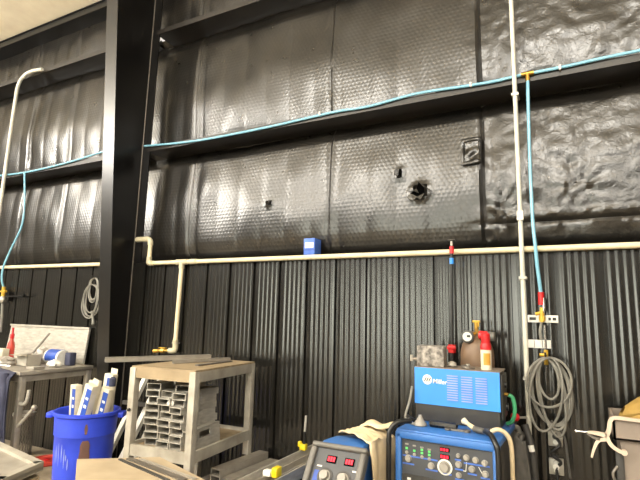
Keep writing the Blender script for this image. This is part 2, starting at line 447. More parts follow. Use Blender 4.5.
# ------------------------------------------------------------------ air hoses
hp = [(-4.30, -.02, 3.51), (-4.05, -.02, 3.49), (-3.75, -.02, 3.468), (-3.40, -.022, 3.452), (-2.93, -.022, 3.452), (-2.445, -.02, 3.462), (-2.055, -.02, 3.478), (-1.794, -.02, 3.484), (-1.5, -.02, 3.476),
      (-1.067, -.02, 3.508), (-.627, -.02, 3.49), (-.434, -.02, 3.486), (-.249, -.02, 3.494), (.064, -.02, 3.496), (.342, -.02, 3.506), (.9, -.02, 3.51), (1.8, -.02, 3.50)]
ah = thing('air_hose', 'light blue air hose sagging along the upper girt of the main bay', 'hose', (-2, -.02, 3.47))
MB().tube(hp, .0125, 10, smooth_path=6).build('hose_line', M['hose'], ah)
for x in (-.62, .03, -2.0):
    MB().box((x-.008, -.036, 3.475), (x+.008, .004, 3.512)).build('clip', M['zinc'], ah, smooth=False)
tt = MB(); tt.cyl((-.24, -.025, 3.495), (-.15, -.025, 3.495), .018, 10); tt.cyl((-.195, -.025, 3.495), (-.195, -.03, 3.43), .016, 10); tt.build('tee_fitting', M['brass'], ah)
tag(MB().tube([(-9, -.02, 3.50), (-7.8, -.02, 3.50), (-7.16, -.02, 3.485), (-6.566, -.02, 3.462), (-6.026, -.02, 3.472), (-5.49, -.02, 3.50), (-4.975, -.02, 3.545), (-4.50, -.02, 3.56)], .0125, 10, smooth_path=6).build('air_hose', M['hose']),
    'light blue air hose along the girt of the left bay behind the column', 'hose')
dr = thing('drop_hose', 'light blue drop hose with red grip hanging beside the white conduit', 'hose', (-.19, -.05, 2.6))
MB().tube([(-.195, -.03, 3.45), (-.198, -.05, 3.268), (-.205, -.055, 2.793), (-.203, -.08, 2.336), (-.192, -.095, 2.12), (-.187, -.09, 2.0), (-.173, -.055, 1.80)], .0125, 10, smooth_path=6).build('hose_line', M['hose'], dr)
MB().tube([(-.173, -.055, 1.81), (-.174, -.055, 1.72)], .021, 12).build('grip', M['red'], dr)
MB().tube([(-.160, -.058, 1.77), (-.158, -.06, 1.70), (-.168, -.06, 1.66)], .013, 10, smooth_path=3).build('swivel', M['silver'], dr)
v = MB(); v.tube([(-.17, -.06, 1.70), (-.175, -.06, 1.60)], .016, 10); v.cyl((-.175, -.06, 1.665), (-.215, -.06, 1.655), .012, 8); v.cyl((-.172, -.06, 1.64), (-.174, -.06, 1.61), .022, 6)
v.build('ball_valve', M['brassy'], dr)
MB().tube([(-.176, -.06, 1.60), (-.19, -.06, 1.54), (-.188, -.06, 1.48)], .009, 8, smooth_path=4).build('lead_hose', M['cable'], dr)
dl = thing('drop_hose', 'light blue drop hose curving down the left bay to a yellow fitting', 'hose', (-6.5, -.05, 2.4))
MB().tube([(-6.56, -.03, 3.45), (-6.45, -.05, 3.054), (-6.43, -.055, 2.71), (-6.57, -.08, 2.38), (-6.655, -.095, 2.16), (-6.67, -.09, 2.0), (-6.664, -.055, 1.874)], .0125, 10, smooth_path=6).build('hose_line', M['hose'], dl)
v = MB(); v.cyl((-6.66, -.055, 1.89), (-6.655, -.055, 1.76), .024, 8); v.cyl((-6.70, -.055, 1.83), (-6.60, -.055, 1.83), .018, 8); v.build('ball_valve', M['brassy'], dl)
MB().sphere((-6.645, -.07, 1.72), .05, (1, .7, 1), 12).build('filter_bowl', M['zinc'], dl)
MB().tube([(-6.645, -.06, 1.70), (-6.61, -.06, 1.5), (-6.60, -.06, 1.30)], .016, 8).build('tail_hose', M['cable'], dl)
br = MB(); br.box((-6.56, -.07, 1.755), (-6.18, -.05, 1.775)); br.box((-6.56, -.05, 1.70), (-6.54, -.0, 1.83)); br.box((-6.2, -.07, 1.76), (-6.18, -.05, 1.80))
tag(br.build('wall_bracket', M['steel'], smooth=False), 'dark steel bracket arm on the left bay wainscot', 'bracket')

# conduits
cd = thing('conduit', 'pale vertical conduit running up past the girt beside the blue drop hose', 'conduit', (-.285, -.075, .8))
MB().cyl((-.285, -.093, .62), (-.285, -.093, 5.5), .0165, 12).build('conduit_pipe', M['conduit'], cd)
for z in (1.90, 3.3, 1.2, 4.6): MB().box((-.31, -.112, z), (-.26, -.0, z+.02)).build('strap', M['zinc'], cd, smooth=False)
MB().box((-.307, -.114, 2.33), (-.263, -.072, 2.40)).build('coupling', M['zinc'], cd)
cl = MB().tube([(-6.99, -.06, 2.7), (-6.975, -.06, 3.6), (-6.955, -.06, 4.55), (-6.93, -.06, 4.80), (-6.83, -.06, 4.915), (-6.66, -.06, 4.955), (-6.40, -.06, 4.93)], .024, 12, smooth_path=5)
tag(cl.build('conduit', M['conduit']), 'pale conduit in the left bay bending over at its top', 'conduit')

# hooked cable coil on the left bay
def coil(c, rx, rzz, n, jit, r, seed, y=-.03, segs=26, tilt=0.0):
    rd = random.Random(seed); P = []
    for k in range(n):
        ax = rx*(1+rd.uniform(-jit, jit)); az = rzz*(1+rd.uniform(-jit, jit)); ox = rd.uniform(-jit, jit)*rx*.55
        for i in range(segs):
            a = PI/2+2*PI*i/segs
            P.append((c[0]+ox*math.sin((a-PI/2)/2)+ax*math.cos(a)+tilt*az*(math.sin(a)-1), y-.012-.006*k/2-.006*math.sin(3*a+k), c[2]+rzz+az*(math.sin(a)-1)))
    return P
w = thing('cable_coil', 'small grey cable coil hung on the wainscot left of the column', 'cable', (-4.92, -.03, 1.78))
MB().tube(coil((-4.90, 0, 1.86), .085, .12, 3, .25, .008, 3), .008, 6).build('loops', M['cable'], w)
MB().tube(coil((-4.93, 0, 1.74), .125, .165, 4, .22, .008, 5), .008, 6).build('loops', M['cable'], w)
MB().tube([(-4.90, -.045, 1.60), (-4.86, -.045, 1.50), (-4.85, -.045, 1.45)], [.012, .018], 8).build('plug', M['cable'], w)
MB().tube([(-4.90, 0, 1.985), (-4.90, -.08, 1.985), (-4.90, -.085, 2.01)], .006, 6).build('hook', M['steel'], w)

# coiled air hose on the right
w = thing('hose_coil', 'long grey hose coil hanging below the white wall plates with brass coupler', 'hose', (-.15, -.06, 1.15))
MB().tube(coil((-.155, 0, 1.145), .125, .215, 3, .16, .009, 11, y=-.115, tilt=-.06), .0085, 7).build('loops', M['cable'], w)
MB().tube(coil((-.16, 0, 1.155), .085, .205, 3, .36, .009, 12, y=-.135, tilt=-.10), .0085, 7).build('loops', M['cable'], w)
MB().tube(coil((-.135, 0, 1.165), .115, .20, 2, .2, .009, 15, y=-.155, tilt=.10), .0085, 7).build('loops', M['cable'], w)
v = MB(); v.cyl((-.158, -.075, 1.41), (-.160, -.075, 1.31), .014, 8); v.cyl((-.20, -.075, 1.375), (-.16, -.075, 1.375), .011, 8); v.build('coupler', M['brassy'], w)
MB().tube([(-.158, -.075, 1.58), (-.158, -.075, 1.41)], .008, 8).build('whip', M['silver'], w)
MB().cyl((-.160, -.075, 1.31), (-.163, -.075, 1.26), .008, 8).build('nipple', M['silver'], w)
MB().tube([(-.158, 0, 1.375), (-.158, -.19, 1.375), (-.158, -.195, 1.40)], .007, 6).build('hook', M['steel'], w)
MB().tube([(-.145, -.115, .95), (-.075, -.10, .86), (-.06, -.10, .74), (-.05, -.10, .60)], .0075, 7, smooth_path=4).build('tail', M['cabled'], w)

# white wall plates
w = thing('wall_plate', 'upper white wall plate with dark slots behind the brass valve', 'plate', (-.17, -.013, 1.62))
MB().box((-.270, -.022, 1.597), (-.072, -.010, 1.648), bev=.002).build('plate', M['white'], w)
for (a, b) in ((-.258, -.215), (-.135, -.118), (-.108, -.085)): MB().box((a, -.0235, 1.613), (b, -.0215, 1.633)).build('slot', M['black'], w, smooth=False)
w = thing('wall_plate', 'lower white wall plate split in three just above the hose coil', 'plate', (-.2, -.013, 1.445))
MB().box((-.282, -.022, 1.418), (-.126, -.010, 1.475), bev=.002).build('plate', M['white'], w)
for a in (-.235, -.182): MB().box((a, -.0235, 1.422), (a+.005, -.0215, 1.471)).build('slot', M['cable'], w, smooth=False)
# outlets
def outlet(nm, x, z, label):
    w = thing(nm, label, 'outlet', (x, -.03, z))
    MB().box((x-.045, -.055, z-.05), (x+.045, -.009, z+.05), bev=.004).build('box', M['zinc'], w)
    for s in (-1, 1): MB().cyl((x, -.05, z+.022*s), (x, -.058, z+.022*s), .016, 14).build('socket', M['white'], w)
    return w
outlet('power_outlet', -.128, .825, 'upper metal outlet box on the wainscot below the hose coil')
outlet('power_outlet', -.130, .645, 'lower metal outlet box with a plugged-in cable')
w = thing('power_cable', 'dark cable looping from upper to lower outlet box', 'cable', (-.1, -.07, .7))
MB().tube([(-.128, -.085, .85), (-.10, -.11, .80), (-.155, -.11, .74), (-.10, -.10, .69), (-.128, -.09, .64), (-.12, -.1, .5), (-.14, -.10, .2), (-.1, -.09, .012)], .010, 8, smooth_path=6).build('cord', M['black'], w)
MB().cyl((-.128, -.058, .847), (-.128, -.10, .847), .017, 12).build('plug', M['black'], w)
MB().cyl((-.130, -.058, .665), (-.130, -.10, .655), .02, 12).build('plug', M['white'], w)
# red ball
w = thing('valve_handle', 'round red knob on a short grey stem beside the white conduit', 'knob', (-.33, -.15, .955))
MB().sphere((-.367, -.15, .955), .030, (1, .9, 1)).build('knob', M['redpaint'], w)
MB().tube([(-.345, -.145, .953), (-.285, -.092, .95)], .008, 8).build('stem', M['zinc'], w)

# ------------------------------------------------------------------ tears and patch on the insulation
pa = thing('insulation_patch', 'black taped square patch on the insulation left of the conduit', 'patch', (-.66, .15, 2.99))
def pat(u, v):
    x = -.745+.165*u; z = 2.875+.235*v+.01*u
    return (x, insul_y(x, z)-.014+.022*noise.noise(Vector((x*16, 2, z*16)))*(math.sin(PI*u)*math.sin(PI*v)+.1)-.012*(1 if min(u, v, 1-u, 1-v) < .12 else 0), z)
MB().grid(pat, 18, 22).build('tape', M['insul'], pa, solid=.006)
def flap(pts, par, mat=None):
    m = MB(); vs = [m.bm.verts.new(p) for p in pts]; m.bm.faces.new(vs)
    return m.build('flap', mat or M['insul'], par, smooth=False, solid=.004)
hx, hz = -1.10, 2.69; hy = insul_y(hx+.17, hz+.02)-.004
w = thing('insulation_tear', 'torn black flaps around the larger hole in the insulation', 'tear', (hx, hy-.02, hz))
MB().prism([(hx-.075, hz-.015), (hx-.02, hz-.055), (hx+.05, hz-.025), (hx+.045, hz+.03), (hx-.003, hz+.08), (hx-.02, hz+.02)], hy-.034, hy-.030, 'y').build('hole', M['void'], w, smooth=False)
flap([(hx-.075, hy-.035, hz-.015), (hx-.11, hy-.04, hz-.05), (hx-.045, hy-.05, hz-.085), (hx-.015, hy-.035, hz-.05)], w)
flap([(hx+.0, hy-.035, hz+.08), (hx+.045, hy-.052, hz+.045), (hx+.11, hy-.045, hz-.015), (hx+.045, hy-.036, hz+.03)], w)
flap([(hx-.02, hy-.04, hz-.055), (hx+.02, hy-.055, hz-.085), (hx+.05, hy-.04, hz-.025)], w)
flap([(hx-.02, hy-.04, hz+.02), (hx-.045, hy-.06, hz+.0), (hx+.0, hy-.04, hz-.02)], w)
hx, hz = -1.285, 2.875; hy = insul_y(hx+.1, hz)
w = thing('insulation_tear', 'smaller puncture with raised lip in the insulation', 'tear', (hx, hy, hz))
MB().prism([(hx-.008, hz-.03), (hx+.02, hz-.02), (hx+.012, hz+.035)], hy-.034, hy-.030, 'y').build('hole', M['void'], w, smooth=False)
flap([(hx-.008, hy-.034, hz-.03), (hx-.04, hy-.055, hz-.02), (hx-.03, hy-.05, hz+.03), (hx+.005, hy-.034, hz+.035)], w)

# ------------------------------------------------------------------ left bench
bx = thing('workbench', 'grey metal workbench on the left with coat hooks on its leg', 'workbench', (-5.8, -.45, 0))
MB().box((-7.6, -.88, .965), (-4.76, -.06, 1.0), bev=.004).build('bench_top', M['alud'], bx)
MB().box((-7.6, -.86, .90), (-4.80, -.84, .965)).build('apron', M['alud'], bx, smooth=False)
MB().box((-4.80, -.84, .90), (-4.785, -.10, .962)).build('apron', M['alud'], bx, smooth=False)
for (a, b) in ((-4.83, -.85), (-4.83, -.12), (-7.5, -.85), (-7.5, -.12)): MB().box((a, b, 0), (a+.055, b+.055, .965), bev=.004).build('leg', M['alud'], bx)
MB().tube([(-4.78, -.83, .70), (-4.71, -.84, .70), (-4.66, -.845, .73), (-4.635, -.85, .80), (-4.63, -.85, .84)], .017, 10, smooth_path=4).build('hook', M['alu'], bx)
MB().tube([(-4.79, -.83, .48), (-4.66, -.84, .575), (-4.53, -.85, .685)], .016, 10).build('hook', M['alu'], bx)
MB().sphere((-4.525, -.85, .69), .026, (1, 1, 1), 12).build('hook_end', M['alud'], bx)
# aluminium sheet against the wall
sh = MB(); sh.box((-6.42, -.002, 0), (-4.90, .004, .41)); sh.box((-6.42, -.02, .39), (-4.90, .0, .41)); sh.box((-4.915, -.02, 0), (-4.90, 0, .41))
sh.shift(Matrix.Translation((0, -.075, 1.003)) @ Matrix.Rotation(R(-6), 4, 'X'))
tag(sh.build('aluminium_sheet', M['alu'], smooth=False), 'bright aluminium sheet standing on the workbench against the wall', 'sheet')
# clutter
w = thing('spray_bottle', 'red bottle at the left end of the bench beside a white carton', 'bottle', (-5.93, -.3, 1.0))
MB().lathe([(.04, 0), (.042, .15), (.036, .2), (.02, .235), (.02, .26)], (-5.93, -.3, 1.001), 16).build('bottle', M['pinkred'], w)
MB().lathe([(.022, .255), (.024, .30), (.012, .315), (.012, .38)], (-5.93, -.3, 1.001), 14).build('cap', M['redpaint'], w)
tag(MB().box((-6.13, -.42, 1.001), (-5.88, -.34, 1.14), bev=.004).build('carton', M['pack']), 'white carton at the far left of the workbench', 'box')
tag(MB().box((-5.49, -.47, 1.001), (-5.43, -.41, 1.085), bev=.006).build('tape_roll', M['amber']), 'small amber tub among the clutter on the bench', 'tub')
def crumple(c, rx, ry, rzz, seed):
    m = MB(); m.sphere((0, 0, 0), 1, n=20)
    for v in m.bm.verts:
        q = v.co.copy(); k = 1+.32*noise.noise(q*2.2+Vector((seed, 0, 0)))+.16*noise.noise(q*5+Vector((seed, 3, 0)))
        v.co = Vector((c[0]+q.x*k*rx, c[1]+q.y*k*ry, max(c[2]+.001, c[2]+rzz*.8+q.z*k*rzz)))
    return m
tag(crumple((-5.85, -.60, 1.0), .15, .10, .075, 1).build('plastic_bag', M['grime']), 'crumpled grey film bag on the bench below the red bottle', 'bag')
tag(crumple((-5.45, -.62, 1.0), .12, .08, .05, 5).build('plastic_bag', M['grime']), 'crumpled clear wrap at the bench front edge', 'bag')
tag(crumple((-4.92, -.42, 1.0), .08, .07, .04, 9).build('rag', M['white']), 'crumpled white rag at the right end of the bench', 'rag')
tag(crumple((-5.36, -.28, 1.0), .085, .07, .10, 15).build('plastic_bag', M['grime']), 'tall crumpled clear bag behind the grey open carton', 'bag')
tag(crumple((-5.56, -.20, 1.0), .07, .05, .06, 25).build('glove', M['white']), 'pale crumpled glove at the foot of the grey rod on the bench', 'glove')
tag(MB().tube([(-5.50, -.74, 1.012), (-5.22, -.70, 1.012)], .011, 8).build('metal_rod', M['silver']), 'short shiny rod lying along the bench front', 'rod')
w = thing('open_carton', 'grey open carton in the middle of the bench clutter', 'box', (-5.24, -.5, 1.0))
m = MB(); a = (-5.33, -.58, 1.001); b = (-5.15, -.42, 1.12)
m.box(a, (b[0], b[1], 1.006)); m.box(a, (a[0]+.004, b[1], b[2])); m.box((b[0]-.004, a[1], a[2]), b); m.box(a, (b[0], a[1]+.004, b[2])); m.box((a[0], b[1]-.004, a[2]), b)
m.build('carton', M['greybox'], w, smooth=False)
MB().box((-5.33, -.66, 1.118), (-5.15, -.575, 1.122), mt=rz((-5.24, -.6, 1.1), .06)).build('flap', M['greybox'], w, smooth=False)
w = thing('paper_roll', 'white roll with a blue band lying on the bench', 'roll', (-5.13, -.24, 1.06))
MB().cyl((-5.26, -.25, 1.082), (-5.02, -.25, 1.082), .08, 24).build('roll', M['white'], w)
MB().cyl((-5.24, -.25, 1.085), (-5.05, -.25, 1.085), .0812, 24).build('band', M['labelblue'], w)
tag(MB().box((-4.99, -.26, 1.001), (-4.90, -.18, 1.14), bev=.01).build('canister', M['navy']), 'dark blue canister at the right end of the bench by the sheet', 'canister')
tag(MB().box((-4.93, -.72, 1.001), (-4.80, -.60, 1.03), bev=.006).build('scrap_block', M['alud']), 'flat grey metal scrap at the bench corner', 'scrap')
tag(MB().tube([(-5.62, -.30, 1.005), (-5.50, -.12, 1.33)], .012, 8).build('metal_rod', M['gunmetal']), 'thin grey rod leaning up against the aluminium sheet', 'rod')
# blue coat
def coat(u, v):
    x = -5.28+.50*u; z = 1.045-.85*v
    fold = .030*math.sin(u*19+v*2.2)+.02*math.sin(u*41+2)*v
    y = -.955-.03*math.sin(PI*v)+.6*fold*(.3+.7*v)
    x2 = x+.13*v*(u-.2)*.6
    if v < .06: y += (.06-v)*.9
    return (x2, y, z-.05*u*(1-v))
w = thing('work_coat', 'navy work coat hanging off the bench corner', 'coat', (-5.0, -.9, .2))
MB().grid(coat, 40, 30).build('body', M['navy'], w, solid=.012)
MB().tube([(-4.86, -.96, .98), (-4.81, -.98, .80), (-4.80, -.985, .55), (-4.79, -.98, .42)], [.04, .055, .05, .045], 12, smooth_path=4).build('sleeve', M['navy'], w)
# wire bin on floor
w = thing('wire_basket', 'grey perforated metal basket on the floor under the bench', 'basket', (-5.52, -.3, 0))
m = MB()
for k in range(24):
    a = 2*PI*k/24; m.tube([(-5.52+.105*math.cos(a), -.3+.105*math.sin(a), .01), (-5.52+.105*math.cos(a+.5), -.3+.105*math.sin(a+.5), .43)], .004, 4)
    m.tube([(-5.52+.105*math.cos(a), -.3+.105*math.sin(a), .01), (-5.52+.105*math.cos(a-.5), -.3+.105*math.sin(a-.5), .43)], .004, 4)
m.build('mesh_wall', M['gunmetal'], w)
MB().lathe([(.095, .0), (.112, .0), (.112, .02), (.095, .02)], (-5.52, -.3, 0.001), 24).build('base_ring', M['gunmetal'], w)
MB().lathe([(.098, .425), (.116, .425), (.116, .455), (.098, .455), (.098, .425)], (-5.52, -.3, 0), 24, closed=True).build('rim', M['alu'], w)
w = thing('red_lid', 'round red lid lying on the concrete left of the blue bin', 'lid', (-5.02, -.32, 0))
MB().lathe([(.16, .0), (.17, .012), (.17, .035), (.155, .04), (.145, .025), (.0001, .025)], (-5.02, -.32, 0.001), 32).build('disc', M['pinkred'], w)
MB().lathe([(.03, .025), (.03, .04), (.0001, .045)], (-5.02, -.32, 0.001), 16).build('boss', M['redpaint'], w)
rd = random.Random(4)
for k, (a, b) in enumerate(((-4.86, -.55), (-5.2, -.55), (-5.32, -.24), (-4.98, -.66))):
    q = MB(); q.box((a-.06, b-.03, .001), (a+.06, b+.03, .012), rz((a, b, 0), rd.uniform(0, 3)))
    tag(q.build('board_scrap', M['card'], smooth=False), ('flat tan scrap on the floor just before the red lid', 'tan scrap on the floor left of the red lid', 'tan scrap lying behind the red lid by the wall', 'tan scrap on the floor nearest the aluminium tray')[k], 'scrap')

# ------------------------------------------------------------------ blue bin
cx_, cy_ = -3.77, -.86
cn = thing('trash_can', 'tall blue plastic trash can holding white boxes', 'trash can', (cx_, cy_, 0))
prof = [(.0001, 0), (.205, 0), (.212, .015), (.232, .40), (.238, .56), (.246, .57), (.246, .60), (.252, .72), (.262, .725), (.272, .73), (.272, .752), (.262, .757), (.252, .75), (.245, .70), (.225, .40), (.204, .02), (.0001, .02)]
MB().lathe(prof, (cx_, cy_, 0.001), 48, closed=True).build('tub', M['canblue'], cn)
for s in (0.45, 0.45+PI):
    a = s+.15; ca, sa = math.cos(a), math.sin(a)
    m = MB(); m.box((-.06, -.002, -.03), (.06, .05, .015), bev=.01)
    m.shift(Matrix.Translation((cx_+.268*ca, cy_+.268*sa, .725)) @ Matrix.Rotation(a-PI/2, 4, 'Z')); m.build('handle', M['canblue'], cn)
# brown stain as a thin film following the wall of the tub
def can_pt(ang, z, d=.0015):
    r = .2125+(.252-.2125)*(z-.015)/.705+d
    if .57 <= z <= .61: r += .008
    return (cx_+r*math.cos(ang), cy_+r*math.sin(ang), z)
def patchcan(a0, a1, z0, z1, wfn, name, mat):
    m = MB()
    def fn(u, v):
        z = z0+(z1-z0)*v; w_ = wfn(v); ang = (a0+a1)/2+(u-.5)*(a1-a0)*w_
        return can_pt(ang, z, .0025)
    m.grid(fn, 10, 18); return m.build(name, mat, cn)
patchcan(-.92, -.36, .22, .55, lambda v: .30+.9*abs(noise.noise(Vector((v*4, 2, 2))))+.3*math.sin(PI*min(1, 1.15*(1-v))), 'stain', M['rust'])
patchcan(-.70, -.60, .60, .68, lambda v: .5+.5*math.sin(PI*v), 'stain', M['rust'])
for k in range(7):
    a = -1.75+.10*k+.03*math.sin(k*5); m = patchcan(a, a+.035, .36+.05*math.sin(k*3), .47+.06*math.sin(k*7), lambda v: .25+.75*math.sin(PI*v), 'scuff', M['scuff'])
# welding rod boxes
def rodbox(label, bx_, by_, topx, topy, topz, az, open_=False):
    base = Vector((bx_, by_, .10)); top = Vector((topx, topy, topz)); d = (top-base); L = d.length; d.normalize()
    ax = Vector((math.cos(az), math.sin(az), 0)); ay = d.cross(ax).normalized(); ax = ay.cross(d)
    mt = frame_mt(base, ax, ay, d)
    t = thing('rod_box', label, 'box', base, 'white boxes in the blue trash can')
    MB().box((-.048, -.03, 0), (.048, .03, L), mt, bev=.002).build('carton', M['pack'], t)
    MB().box((-.012, -.0307, L-.30), (.0485, -.0295, L-.03), mt).build('blue_label', M['labelblue'], t, smooth=False)
    MB().box((.002, -.0316, L-.19), (.035, -.0304, L-.165), mt).build('white_band', M['white'], t, smooth=False)
    MB().box((.002, -.0316, L-.12), (.035, -.0304, L-.10), mt).build('white_band', M['white'], t, smooth=False)
    if open_: MB().box((-.036, .028, L), (.036, .031, L+.045), mt).build('flap', M['pack'], t, smooth=False)
    return t
rodbox('white box with blue label leaning leftmost in the blue trash can', -3.895, -.86, -3.905, -.89, .955, -.2)
rodbox('white box with blue label second from left in the trash can', -3.875, -.77, -3.815, -.77, .985, .0)
rodbox('white box with open flap tilting right in the middle of the trash can', -3.86, -.955, -3.62, -.955, .985, .0, True)
rodbox('white box with open flap standing tallest at the back of the trash can', -3.76, -.74, -3.665, -.73, 1.05, .1, True)
rodbox('white box leaning rightmost in the blue trash can', -3.74, -.86, -3.535, -.86, .955, .0)
w = thing('spray_can', 'navy capped can poking out at the right of the trash can', 'can', (-3.52, -.74, .3))
m = MB(); m.lathe([(.026, .25), (.028, .62), (.024, .66)], (-3.587, -.778, .30), 16); m.build('can', M['pack'], w)
MB().lathe([(.026, .655), (.028, .66), (.028, .72), (.014, .735)], (-3.587, -.778, .30), 16).build('cap', M['navy'], w)

# ------------------------------------------------------------------ long white bars leaning behind the cart
for k, (xb, xt, zt_, wd) in enumerate(((-4.12, -3.86, 1.02, .05), (-3.93, -3.66, .99, .055), (-3.78, -3.50, 1.0, .045), (-3.60, -3.34, .97, .05))):
    b0 = Vector((xb, -.42, .0)); t0 = Vector((xt, -.10, zt_)); d = (t0-b0); L = d.length; d.normalize(); ax = Vector((1, 0, 0)); ay = d.cross(ax).normalized(); ax = ay.cross(d)
    mt = frame_mt(b0, ax, ay, d); h = wd/2; m = MB()
    m.box((-h, -.02, 0), (-h+.004, .02, L), mt); m.box((h-.004, -.02, 0), (h, .02, L), mt); m.box((-h, -.02, 0), (h, -.016, L), mt)
    tag(m.build('channel_bar', M['white'], smooth=False), ('leftmost white channel bar leaning on the wall behind the shelf cart', 'second white channel bar from the left leaning on the wall', 'third white channel bar from the left leaning on the wall', 'rightmost white channel bar leaning behind the tube stacks')[k], 'bar')
tag(MB().box((-3.98, -.30, .70), (-3.58, -.27, .735), rz((-3.8, -.28, .7), .05)).build('cross_bar', M['charcoal'], smooth=False), 'short dark bar lying across the leaning white channels', 'bar')

# ------------------------------------------------------------------ shelf cart
ct = thing('shelf_cart', 'beige two-tier shelf cart holding aluminium tube offcuts', 'cart', (-2.74, -.62, 0))
P4 = {'FL': (-3.03, -1.09), 'FR': (-2.42, -1.05), 'BR': (-2.50, -.19), 'BL': (-3.08, -.20)}
def quad(keys, inset=0.0):
    c = Vector((sum(P4[k][0] for k in P4)/4, sum(P4[k][1] for k in P4)/4))
    return [tuple(Vector(P4[k])+(c-Vector(P4[k])).normalized()*inset) for k in keys]
K = ('FL', 'FR', 'BR', 'BL')
MB().prism(quad(K, .006), 1.178, 1.192).build('top_board', M['ply'], ct, smooth=False)
MB().prism(quad(K, .03), .585, .60).build('lower_board', M['ply'], ct, smooth=False)
def rail(a, b, z0, z1, th, mat):
    A = Vector((*a, 0)); B = Vector((*b, 0)); d = (B-A); L = d.length; d.normalize(); nrm = Vector((-d.y, d.x, 0))
    return MB().box((0, 0, z0), (L, th, z1), frame_mt(A, d, nrm, (0, 0, 1))).build('rail', mat, ct, smooth=False)
for a, b in (('FL', 'FR'), ('FR', 'BR'), ('BR', 'BL'), ('BL', 'FL')):
    rail(P4[a], P4[b], 1.105, 1.178, .025, M['cartw'] if a != 'FL' else M['ply']); rail(P4[a], P4[b], .545, .625, .025, M['cartw'])
for k, sx, sy in (('FL', 0, 0), ('FR', -1, 0), ('BR', -1, -1), ('BL', 0, -1)):
    xx, yy = P4[k]; MB().box((xx+sx*.05-.004, yy+sy*.05-.004, .4225 if k == 'BR' else .0), (xx+sx*.05+.054, yy+sy*.05+.05, 1.18), bev=.003).build('leg', M['cartw'], ct)
MB().cyl((-3.0, -1.097, .87), (-3.0, -1.112, .87), .012, 10).build('bolt', M['black'], ct)
# bars on top
def chan(a, b, w, h, z, label, end=None):
    A = Vector((*a, z)); B = Vector((*b, z)); d = B-A; L = d.length; d.normalize(); nrm = Vector((-d.y, d.x, 0)); mt = frame_mt(A, d, nrm, (0, 0, 1))
    m = MB(); t = .004; m.box((0, -w/2, 0), (L, w/2, t), mt); m.box((0, -w/2, h-t), (L, w/2, h), mt); m.box((0, -w/2, 0), (L, -w/2+t, h), mt); m.box((0, w/2-t, 0), (L, w/2, h), mt)
    return tag(m.build('aluminium_tube', M['alud'], smooth=False), label, 'tube')
chan((-3.36, -1.06), (-2.95, -.26), .05, .040, 1.193, 'long aluminium box tube lying across the cart top and overhanging left')
chan((-2.90, -.78), (-2.72, -.27), .035, .028, 1.193, 'shorter aluminium tube on the cart top beside the long one')
tag(MB().box((-2.66, -.80, 1.193), (-2.62, -.34, 1.203), rz((-2.66, -.6, 1.2), .05)).build('flat_bar', M['gunmetal'], smooth=False), 'thin flat bar on the right of the cart top', 'bar')

# offcuts on the lower shelf
def tube_mb(w, h, L, t=.005):
    m = MB(); m.box((-w/2, -L/2, 0), (w/2, L/2, t)); m.box((-w/2, -L/2, h-t), (w/2, L/2, h)); m.box((-w/2, -L/2, t), (-w/2+t, L/2, h-t)); m.box((w/2-t, -L/2, t), (w/2, L/2, h-t)); return m
G = 'aluminium tube offcuts stacked on the cart'
proto = None
ordn = ['bottom', 'second', 'third', 'fourth', 'fifth', 'sixth', 'seventh', 'eighth', 'ninth']
stacks = [('left', -2.912, -.87, .24, 9), ('middle', -2.764, -.87, .03, 6), ('right', -2.637, -.88, -.03, 6), ('rear', -2.85, -.58, .1, 9), ('far right', -2.675, -.655, -.18, 8)]
rd = random.Random(21)
for nm, x, y, a, n_ in stacks:
    for k in range(n_):
        lab = '%s aluminium offcut from the base of the %s stack on the cart shelf' % (ordn[k], nm) if k else 'bottom aluminium offcut of the %s stack on the cart shelf' % nm
        lo = Vector((x+rd.uniform(-.003, .003), y+rd.uniform(-.02, .02), .601+k*.0512)); ro = Euler((0, 0, a+rd.uniform(-.025, .025)))
        if proto is None:
            proto = tube_mb(.118, .05, .20).build('tube_offcut', M['alu'], smooth=False); tag(proto, lab, 'offcut', G); proto.location = lo; proto.rotation_euler = ro
        else: dup(proto, lab, lo, ro)
for k, (x, y, dz, a, tilt) in enumerate(((-2.772, -.90, 6, .10, .0), (-2.630, -.86, 6, -.12, .0), (-2.760, -.86, 7, -.08, .0), (-2.618, -.90, 7, .10, .0), (-2.69, -.87, 8, .8, 0))):
    dup(proto, ('skewed aluminium offcut on top of the middle stack', 'skewed aluminium offcut on top of the right stack', 'upper skewed offcut above the middle stack', 'upper skewed offcut above the right stack', 'topmost skewed offcut bridging both front stacks')[k], (x, y, .602+dz*.0514), (0, tilt, a))
tag(crumple((-2.72, -.965, .908), .035, .008, .022, 3).build('plastic_scrap', M['white']), 'scrap of white film tucked in front of the tube stacks', 'film')
w = thing('slotted_bracket', 'bright aluminium bracket with a rectangular cutout leaning on the shelf rail', 'bracket', (-2.44, -.75, .6))
A = Vector((-2.49, -.96, .602)); d = Vector((-.028, .36, 0)).normalized(); nr = Vector((-d.y, d.x, 0)); mt = frame_mt(A, d, nr, (0, 0, 1)) @ Matrix.Rotation(R(-2), 4, 'Y') @ Matrix.Rotation(R(-5), 4, 'X')
m = MB(); m.box((0, 0, 0), (.36, .006, .075), mt); m.box((0, 0, .12), (.36, .006, .145), mt); m.box((0, 0, .075), (.10, .006, .12), mt); m.box((.23, 0, .075), (.36, .006, .12), mt); m.box((0, 0, .139), (.36, .07, .145), mt)
m.build('plate', M['alu'], w, smooth=False)

